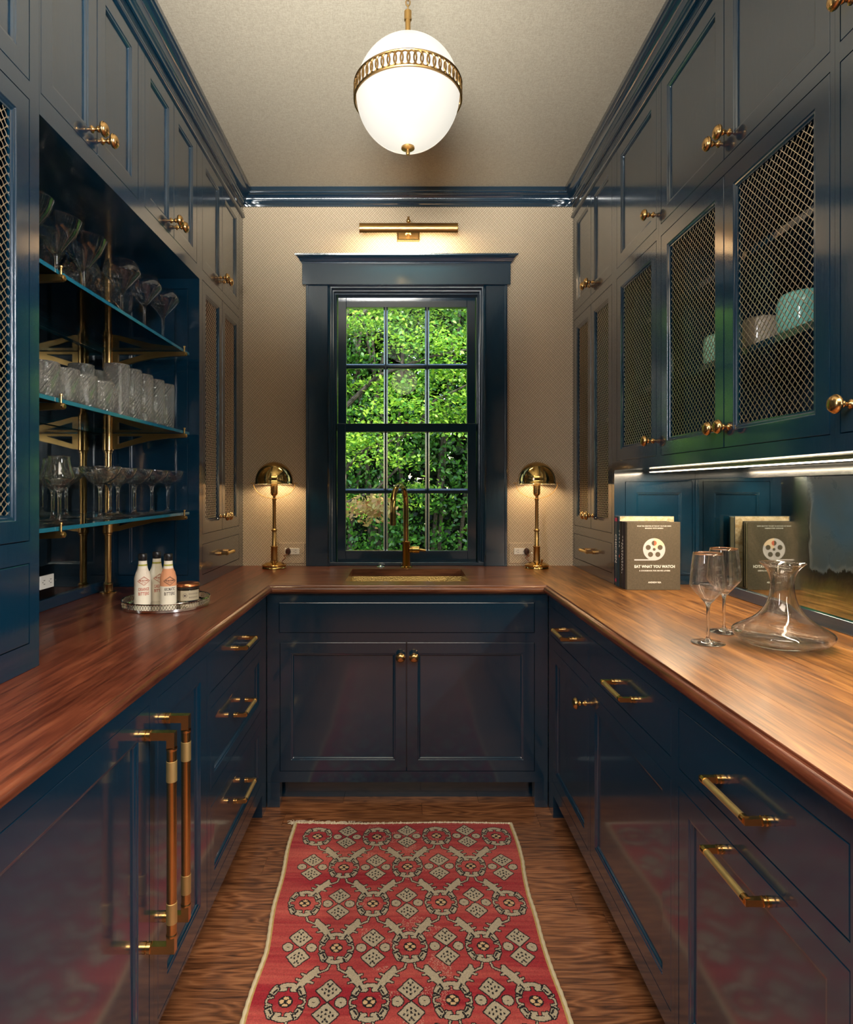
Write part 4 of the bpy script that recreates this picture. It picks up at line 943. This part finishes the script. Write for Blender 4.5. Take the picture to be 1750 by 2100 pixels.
mk('contents', MB().lathe([(0, z+.0062), (.0368, z+.0062), (.0368, z+.038), (0, z+.038)], 40, L), basic('jar_contents', (.28, .20, .11), .6), jr, smooth=True)
mk('lid', MB().lathe([(0, z+.0505), (.038, z+.0505), (.0405, z+.052), (.0405, z+.058), (.038, z+.062), (.030, z+.064), (0, z+.0645)], 48, L), basic('copper_lid', (.50, .18, .07), .28, .9), jr, smooth=True)
mk('neck_band', MB().lathe([(.0362, z+.0445), (.0385, z+.0445), (.0385, z+.0500), (.0362, z+.0500), (.0362, z+.0445)], 40, L), basic('band_dark', (.02, .015, .012), .3), jr, smooth=True)
lb = MB()
def Wj(u, v, n): a = -PI/2+.62+u/.0397; return (-.747+(.0397+n)*math.cos(a), 2.138+(.0397+n)*math.sin(a), z+v)
for j in range(14):
    a, b = -.035+.07*j/14, -.035+.07*(j+1)/14; lb.add([Wj(a, .006, 0), Wj(b, .006, 0), Wj(b, .040, 0), Wj(a, .040, 0)], [(0, 1, 2, 3)], 0)
text(lb, 'WOODFORD', .0080, Wj, .010, .028, .0003, width=.036, mi=1); text(lb, 'RESERVE', .0080, Wj, .010, .016, .0003, width=.032, mi=1)
k = 20
for r0 in (.0075, .0066):
    pass
lb.add([Wj(-.020+rr*math.cos(2*PI*j/20), .023+rr*math.sin(2*PI*j/20), .0003) for rr in (.0075, .0065) for j in range(20)], [(j, (j+1) % 20, 20+(j+1) % 20, 20+j) for j in range(20)], 1)
lb.add([Wj(-.020+.004*math.cos(2*PI*j/12), .023+.003*math.sin(2*PI*j/12), .0003) for j in range(12)], [tuple(range(12))], 1)
mk('label', lb, [basic('jar_label', (.36, .30, .20), .7), INKK], jr, fixn=False)

# canisters behind the grille
def canister(x, y, r_, h, col, label):
    z = 1.6905; prof = [(0, z), (r_*.86, z), (r_*.95, z+.006), (r_, z+h*.35), (r_, z+h*.7), (r_*.95, z+h*.9), (r_*.87, z+h*.985), (r_*.82, z+h), (r_*.78, z+h-.004), (r_*.8, z+h*.8), (r_*.9, z+h*.4), (r_*.7, z+.01), (0, z+.01)]
    tag(mk('ceramic_bowl', MB().lathe(prof, 48, Lz(x, y)), basic('glaze', col, .15, 0, .5, Coat_Weight=.5), smooth=True, angle=60), label, 'bowl', 'ceramic bowls behind the right grille')
canister(.985, 1.50, .062, .094, (.22, .58, .50), 'large teal ceramic bowl behind the right grille')
canister(.985, 1.685, .050, .084, (.62, .52, .42), 'pale cream ceramic bowl beside the teal one behind the grille')
canister(.985, 1.885, .056, .088, (.30, .58, .42), 'pale green ceramic bowl behind the middle grille door')

# ------------------------------------------------------------------ rug
KN = .0024; RY0, RY1 = .50, 2.389
LX = np.array([[.5, -.39], [1.503, -.388], [1.722, -.383], [1.922, -.397], [2.175, -.409], [2.389, -.417]]); RX = np.array([[.5, .41], [1.582, .408], [1.8, .403], [1.96, .404], [2.147, .421], [2.389, .423]])
nc = 342; nr = int((RY1-RY0)/KN)
uu = (np.arange(nc)+.5)/nc; yv = RY0+(np.arange(nr)+.5)*KN
U = (uu[None, :]-.5)*.818+.011; U = np.repeat(U, nr, 0); V = np.repeat(yv[:, None], nc, 1)
beige = np.zeros((nr, nc), bool); black = np.zeros((nr, nc), bool); ora = np.zeros((nr, nc), bool)
CX0, DX, VY0, DY = .0235, .1087, 2.298, .1845
def el(u, v, cx, cy, a, b): return ((u-cx)/a)**2+((v-cy)/b)**2 <= 1
def cap(u, v, p, q, r0, r1=None):
    r1 = r0 if r1 is None else r1; d = np.array(q)-np.array(p); L2 = (d**2).sum(); t = np.clip(((u-p[0])*d[0]+(v-p[1])*d[1])/L2, 0, 1)
    return (u-p[0]-t*d[0])**2+(v-p[1]-t*d[1])**2 <= (r0+(r1-r0)*t)**2
for j in range(11):
    cyy = VY0-j*DY
    for i in range(-3, 4):
        cxx = CX0+i*DX*(1.0); s = (slice(None),)
        r0 = np.searchsorted(yv, cyy-.20); r1 = np.searchsorted(yv, cyy+.12); c0 = max(0, int(((cxx-.14-.011)/.818+.5)*nc)); c1 = min(nc, int(((cxx+.14-.011)/.818+.5)*nc))
        if r1 <= r0: continue
        sl = (slice(r0, r1), slice(c0, c1)); u = U[sl]-cxx; v = V[sl]-cyy; be = np.zeros(u.shape, bool); bk = np.zeros(u.shape, bool); og = np.zeros(u.shape, bool)
        if (i+j) % 2 == 1:      # wreath
            au = np.abs(u)
            rho = np.sqrt((u/.047)**2+(v/.057)**2); th = np.degrees(np.arctan2(v/.057, np.abs(u)/.047))
            be |= (np.abs(rho-.92) < .115) & (np.abs(th) > 57)
            be |= cap(au, np.abs(v), (.021, .048), (.019, .037), .0055) | cap(au, np.abs(v), (.019, .037), (.010, .038), .005)
            be |= cap(au, np.abs(v), (.0315, .043), (.0395, .026), .0082, .0082) | cap(au, np.abs(v), (.044, .020), (.0445, .020), .006)
            bk2 = cap(au, np.abs(v), (.030, .036), (.037, .026), .0026) | cap(au, np.abs(v), (.034, .045), (.0345, .045), .0022)
            be |= cap(au, np.abs(v), (.048, .008), (.050, .0), .0022) | cap(au, np.abs(v), (.048, .008), (.036, .012), .0022)
            bk2 |= ((np.abs(np.abs(th)-54) < 3.2) | (np.abs(np.abs(th)-21) < 3.5)) & (rho > .76) & (rho < 1.12)
            be &= ~bk2; bk |= bk2
            fl_ = el(au, np.abs(v), .0098, 0, .006, .0062) | el(au, np.abs(v), 0, .0105, .0075, .0042); og |= fl_
            bk |= el(u, v, 0, 0, .019, .0185) & ~fl_
            og |= el(u, v, 0, 0, .0028, .0028)
            if True:   # stems and leaves towards the camera
                for sg in (-1, 1):
                    if (i+sg) < -3 or (i+sg) > 3: continue
                    us = u*sg
                    be |= cap(us, v, (.012, -.062), (.016, -.078), .0022) | cap(us, v, (.016, -.078), (.040, -.091), .0024)
                    be |= cap(us, v, (.048, -.086), (.066, -.108), .0105, .0115) | cap(us, v, (.066, -.108), (.088, -.142), .0115, .0075)
                    be |= cap(us, v, (.050, -.082), (.046, -.074), .0055) | cap(us, v, (.066, -.104), (.084, -.094), .004, .0025) | cap(us, v, (.076, -.120), (.094, -.112), .004, .0025)
                    be |= cap(us, v, (.055, -.098), (.034, -.102), .0045, .0018) | cap(us, v, (.066, -.118), (.048, -.124), .0045, .0018)
        else:
            au = np.abs(u); av = np.abs(v)
            dm = (au/.034+np.abs(av-.036)/.036) <= 1; dm |= (au/.020+np.abs(av-.030)/.032 <= 1)
            be |= dm
            for (pu, pv) in ((0, .048), (.009, .040), (0, .033), (.010, .027), (.018, .038), (.005, .055), (.0, .020)):
                k_ = cap(au, av, (pu, pv), (pu+.001, pv+.003), .0023); be &= ~k_; bk |= k_
            sc3 = el(au, av, .035, 0, .0145, .015); be |= sc3
            k_ = el(au, av, .035, 0, .003, .002); be &= ~k_; bk |= k_
            bk |= ((au+av) < .012) & (np.abs(au-av) < .002)
        sub = beige[sl] | be; beige[sl] = sub; black[sl] |= bk; ora[sl] |= og
beige &= ~black
def dil8(m):
    a = m | np.roll(m, 1, 0) | np.roll(m, -1, 0); return a | np.roll(a, 1, 1) | np.roll(a, -1, 1)
def dil(m, k=1):
    o = m.copy()
    for _ in range(k): o = o | np.roll(o, 1, 0) | np.roll(o, -1, 0) | np.roll(o, 1, 1) | np.roll(o, -1, 1)
    return o
outl = dil8(beige | ora) & ~beige & ~ora
black |= outl
rs = np.random.RandomState(3)
def smooth_noise(n, sc):
    k = int(n/sc)+3; a = rs.rand(k); x = np.arange(n)/sc; i = x.astype(int); f = x-i; f = f*f*(3-2*f); return a[i]*(1-f)+a[i+1]*f
def noise2(n, m_, sr2, sc2):
    k, l = int(n/sr2)+3, int(m_/sc2)+3; a = rs.rand(k, l); y = np.arange(n)/sr2; x = np.arange(m_)/sc2; iy = y.astype(int); ix = x.astype(int); fy = (y-iy)[:, None]; fx_ = (x-ix)[None, :]; fy = fy*fy*(3-2*fy); fx_ = fx_*fx_*(3-2*fx_)
    return (a[np.ix_(iy, ix)]*(1-fx_)+a[np.ix_(iy, ix+1)]*fx_)*(1-fy)+(a[np.ix_(iy+1, ix)]*(1-fx_)+a[np.ix_(iy+1, ix+1)]*fx_)*fy
ab = .55*smooth_noise(nr, 28)[:, None]+.25*noise2(nr, nc, 3, 60)+.2*noise2(nr, nc, 25, 80)
ab = np.clip((ab-.25)*1.9, 0, 1)
deep = np.array((.24, .012, .020)); pale = np.array((.42, .085, .065))
col = deep*(1-ab[..., None])+pale*ab[..., None]
wear = (noise2(nr, nc, 18, 30) > .70) & (rs.rand(nr, nc) > .70) & (np.abs(U-.01) < .13); col[wear] = col[wear]*.5+np.array((.5, .3, .22))*.5
col *= (.82+.36*rs.rand(nr, nc))[..., None]*(.9+.2*noise2(nr, nc, 1.2, 40))[..., None]
bg_ = np.array((.35, .29, .20)); col[beige] = bg_*(.85+.3*rs.rand(nr, nc))[beige][:, None]; col[ora] = np.array((.50, .33, .17)); col[black] = np.array((.009, .008, .009))
ed = (np.arange(nc) < 3) | (np.arange(nc) >= nc-3); col[:, ed] = np.array((.36, .24, .08))
def edge_x(y): return np.interp(y, LX[:, 0], LX[:, 1])+.0025*np.sin(y*19), np.interp(y, RX[:, 0], RX[:, 1])+.0025*np.sin(y*17+1)
gy = RY0+np.arange(nr+1)*KN; lx, rx_ = edge_x(gy); gu = np.arange(nc+1)/nc
X = lx[:, None]*(1-gu)[None, :]+rx_[:, None]*gu[None, :]; Yg = np.repeat(gy[:, None], nc+1, 1)+.004*np.sin(X*9); Zg = .0075+.0012*rs.rand(nr+1, nc+1)
co = np.stack([X, Yg, Zg], -1).reshape(-1, 3)
idx = np.arange((nr+1)*(nc+1)).reshape(nr+1, nc+1); fa = np.stack([idx[:-1, :-1], idx[:-1, 1:], idx[1:, 1:], idx[1:, :-1]], -1).reshape(-1, 4)
def npmesh(name, co, fa, mats, cols=None, parent=None, smooth=False):
    o0 = org(parent); co = co-np.array(tuple(o0))
    me = bpy.data.meshes.new(name); me.vertices.add(len(co)); me.vertices.foreach_set('co', co.astype(np.float32).ravel())
    k = fa.shape[1]; me.loops.add(fa.size); me.loops.foreach_set('vertex_index', fa.astype(np.int32).ravel()); me.polygons.add(len(fa)); me.polygons.foreach_set('loop_start', np.arange(len(fa), dtype=np.int32)*k)
    me.update(calc_edges=True)
    if cols is not None:
        at = me.color_attributes.new('Col', 'FLOAT_COLOR', 'CORNER'); c4 = np.ones((len(fa), k, 4), np.float32); c4[..., :3] = cols.reshape(-1, 1, 3); at.data.foreach_set('color', c4.ravel())
    for m_ in mats: me.materials.append(m_)
    if smooth: me.polygons.foreach_set('use_smooth', np.ones(len(fa), bool))
    o = bpy.data.objects.new(name, me); C.objects.link(o)
    if parent: o.parent = parent
    return o
m_rug, nt, b = newmat('rug_wool'); q = N(nt); at = q.n('VertexColor', layer_name='Col'); q.l(at.outputs[0], b.inputs['Base Color']); b.inputs['Roughness'].default_value = .95; b.inputs['Specular IOR Level'].default_value = .1; b.inputs['Sheen Weight'].default_value = .15
rug = thing('rug', 'worn red runner rug with beige floral lattice pattern', 'rug', (0, 0, 0))
npmesh('pile', co, fa, [m_rug], col, rug)
WOOLC = basic('selvage_wool', (.50, .42, .27), .95)
yy_ = np.linspace(RY0, RY1, 240); a, b_ = edge_x(yy_)
mk('backing', MB().prism([(x, y) for x, y in zip(a+.001, yy_)][::8]+[(x, y) for x, y in zip(b_-.001, yy_)][::-8], .0008, .0070), WOOLC, rug, fixn=False)
for e, sg in ((a, -1), (b_, 1)):
    rr = [.0052+.0008*math.sin(k*1.7)+.0006*random.random() for k in range(len(yy_))]
    mk('selvage', MB().tube([(x+sg*.002, y, .0062) for x, y in zip(e, yy_)], rr, 8), WOOLC, rug, smooth=True)
fm = MB()
for k in range(620):
    t = random.random(); x = -.43+t*.85; ln = (.026 if t < .30 else .012)*random.uniform(.35, 1.15)*(1 if t < .5 else .6); an = random.gauss(0, .7)+(.5 if t > .3 else -.2)
    y = RY1+.004*math.sin(x*9)-.002; z1 = .003+random.random()*.006
    fm.tube([(x, y-.004, .007), (x+math.sin(an)*ln*.5, y+math.cos(an)*ln*.5, z1+.003), (x+math.sin(an+random.gauss(0, .5))*ln, y+abs(math.cos(an))*ln, .002+random.random()*.004)], [.0012, .0010, .0006], 4, cap=False)
for k in range(40):
    x = -.425+random.random()*.03; an = random.uniform(-1.8, -.5); ln = random.uniform(.01, .03)
    fm.tube([(x, RY1, .006), (x+math.sin(an)*ln, RY1+.004+math.cos(an)*ln*.4, .004)], .0011, 4, cap=False)
tag(mk('fringe', fm, basic('fringe_wool', (.66, .57, .44), .95), rug, fixn=False), kind='stuff')
mk('end_band', MB().tube([(x, RY1+.004*math.sin(x*9), .0065) for x in np.linspace(-.415, .421, 60)], .004, 8), WOOLC, rug, smooth=True)

# ------------------------------------------------------------------ garden outside
def m_leaf(name, c0, c1, gloss):
    m, nt, b = newmat(name); q = N(nt); vc = q.n('VertexColor', layer_name='Col'); 
    q.l(vc.outputs[0], b.inputs['Base Color']); b.inputs['Roughness'].default_value = gloss; b.inputs['Specular IOR Level'].default_value = .5
    tr = q.n('BsdfTranslucent'); q.l(vc.outputs[0], tr.inputs[0]); mx = q.n('MixShader'); mx.inputs[0].default_value = .42
    q.l(b.outputs[0], mx.inputs[1]); q.l(tr.outputs[0], mx.inputs[2]); q.l(mx.outputs[0], nt.nodes['Material Output'].inputs[0]); return m
def leaves(name, P, size, c0, c1, mat, parent=None, facing=(-.2, -.8, .6), spread=.9, aspect=.5, warm=0):
    n = len(P); rs2 = np.random.RandomState(len(P)); nrm = np.array(facing)+rs2.randn(n, 3)*spread; nrm /= np.linalg.norm(nrm, axis=1)[:, None]
    t = rs2.randn(n, 3); t -= (t*nrm).sum(1)[:, None]*nrm; t /= np.linalg.norm(t, axis=1)[:, None]; w = np.cross(nrm, t); s = (size*(.6+.8*rs2.rand(n)))[:, None]
    a5 = aspect*.5; v = [P-t*s*.5, P-t*s*.18+w*s*a5+nrm*s*.04, P+t*s*.2+w*s*a5*.72+nrm*s*.03, P+t*s*.5-nrm*s*.06, P+t*s*.2-w*s*a5*.72+nrm*s*.03, P-t*s*.18-w*s*a5+nrm*s*.04]
    co = np.stack(v, 1).reshape(-1, 3); fa = np.arange(6*n).reshape(-1, 6)
    f = rs2.rand(n, 1); cl_ = np.array(c0)*(1-f)+np.array(c1)*f
    if warm:
        k = rs2.rand(n) < warm; cl_[k] = np.array((.55, .22, .06))
    return npmesh(name, co, fa, [mat], cl_, parent)
LEAFG = m_leaf('glossy_leaf', None, None, .25); LEAFM = m_leaf('maple_leaf', None, None, .5)
BARK = m_cloth('bark', (.03, .024, .018), (.09, .075, .06), 40)
tag(mk('ground', MB().box(-7, 7, YB+.2, 12, -.6, -.5), basic('soil_and_grass', (.05, .07, .025), .95)), 'grassy ground outside the window', 'ground', kind='structure')
rs = np.random.RandomState(11)
def clumps(n, x0, x1, y0, y1, z0, z1, nc_, r):
    c = np.stack([rs.uniform(x0, x1, nc_), rs.uniform(y0, y1, nc_), rs.uniform(z0, z1, nc_)], 1); k = rs.randint(0, nc_, n); d = rs.randn(n, 3); d /= np.linalg.norm(d, axis=1)[:, None]
    return c[k]+d*(r*rs.rand(n)**.45)[:, None]*np.array((1.2, .9, .7))
hd = thing('hedge', 'dense glossy dark green hedge seen through the window', 'hedge', (0, 6.6, -.5))
core = MB(); 
for k in range(60):
    x = -4+8*k/60; core.tube([(x+random.uniform(-.1, .1), 7.0, -.5), (x+random.uniform(-.3, .3), 6.9, 1.8), (x+random.uniform(-.5, .5), 6.8, 4.6)], [.03, .02, .01], 6)
mk('branch', core, BARK, hd, smooth=True)
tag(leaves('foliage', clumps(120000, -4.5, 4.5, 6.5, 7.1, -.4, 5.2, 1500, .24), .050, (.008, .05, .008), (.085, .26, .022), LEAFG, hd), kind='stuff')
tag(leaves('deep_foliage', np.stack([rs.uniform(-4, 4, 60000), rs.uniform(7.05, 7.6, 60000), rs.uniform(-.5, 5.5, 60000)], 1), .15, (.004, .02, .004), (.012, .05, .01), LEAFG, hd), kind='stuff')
tr_ = thing('maple_tree', 'light green maple tree outside, trunk at lower left of the window', 'tree', (-1.05, 4.9, -.5))
tm = MB(); trunk = [(-1.05, 4.9, -.5), (-.95, 4.9, .3), (-.83, 4.9, .95), (-.66, 4.9, 1.25), (-.52, 4.95, 1.9), (-.45, 5.0, 2.8), (-.5, 5.0, 3.6)]
tm.tube(trunk, [.09, .08, .065, .05, .035, .025, .015], 10)
brs = [[(-.83, 4.9, .95), (-.62, 4.8, 1.12), (-.42, 4.8, 1.2), (-.2, 4.85, 1.3), (.1, 4.9, 1.6)], [(-.66, 4.9, 1.25), (-.3, 4.8, 1.6), (.1, 4.8, 1.75), (.55, 4.85, 1.8)], [(-.52, 4.95, 1.9), (-.2, 4.9, 2.2), (.2, 4.9, 2.35), (.7, 4.9, 2.45)], [(-.45, 5, 2.6), (-.1, 4.9, 2.9), (.5, 4.9, 3.0)], [(-.6, 4.9, 1.6), (-.75, 4.7, 2.2), (-.7, 4.7, 2.9)], [(-.83, 4.9, .95), (-.92, 4.8, 1.3), (-.8, 4.7, 1.9)], [(.1, 4.8, 1.75), (.25, 4.75, 1.98), (.5, 4.7, 2.1)]]
mk('trunk', tm, BARK, tr_, smooth=True)
for bb in brs: mk('branch', MB().tube(bb, [.022-.016*i/(len(bb)-1) for i in range(len(bb))], 8), BARK, tr_, smooth=True)
# layered sprays of maple leaves
cs = []; 
for k in range(230):
    x = rs.uniform(-1.6, 1.7); z = rs.uniform(1.15, 4.2); 
    if z < 1.7+.35*max(0, x) and rs.rand() < .72: continue
    cs.append((x, rs.uniform(4.5, 5.5), z))
cs = np.array(cs); n = 48000; k = rs.randint(0, len(cs), n); d = rs.randn(n, 3)*np.array((.16, .14, .035)); d[:, 2] -= .18*np.abs(d[:, 0])
tag(leaves('foliage', cs[k]+d, .034, (.035, .19, .008), (.36, .56, .04), LEAFM, tr_, facing=(0, -.35, .9), spread=.5, aspect=.55), kind='stuff')
n = 420; d = rs.randn(n, 3)*np.array((.09, .1, .05)); leaves('reddening_leaves', np.array([(-.22, 4.5, 1.16)])+d, .04, (.40, .16, .06), (.45, .36, .10), LEAFM, tr_, facing=(0, -.5, .8), spread=.5)['kind'] = 'stuff'
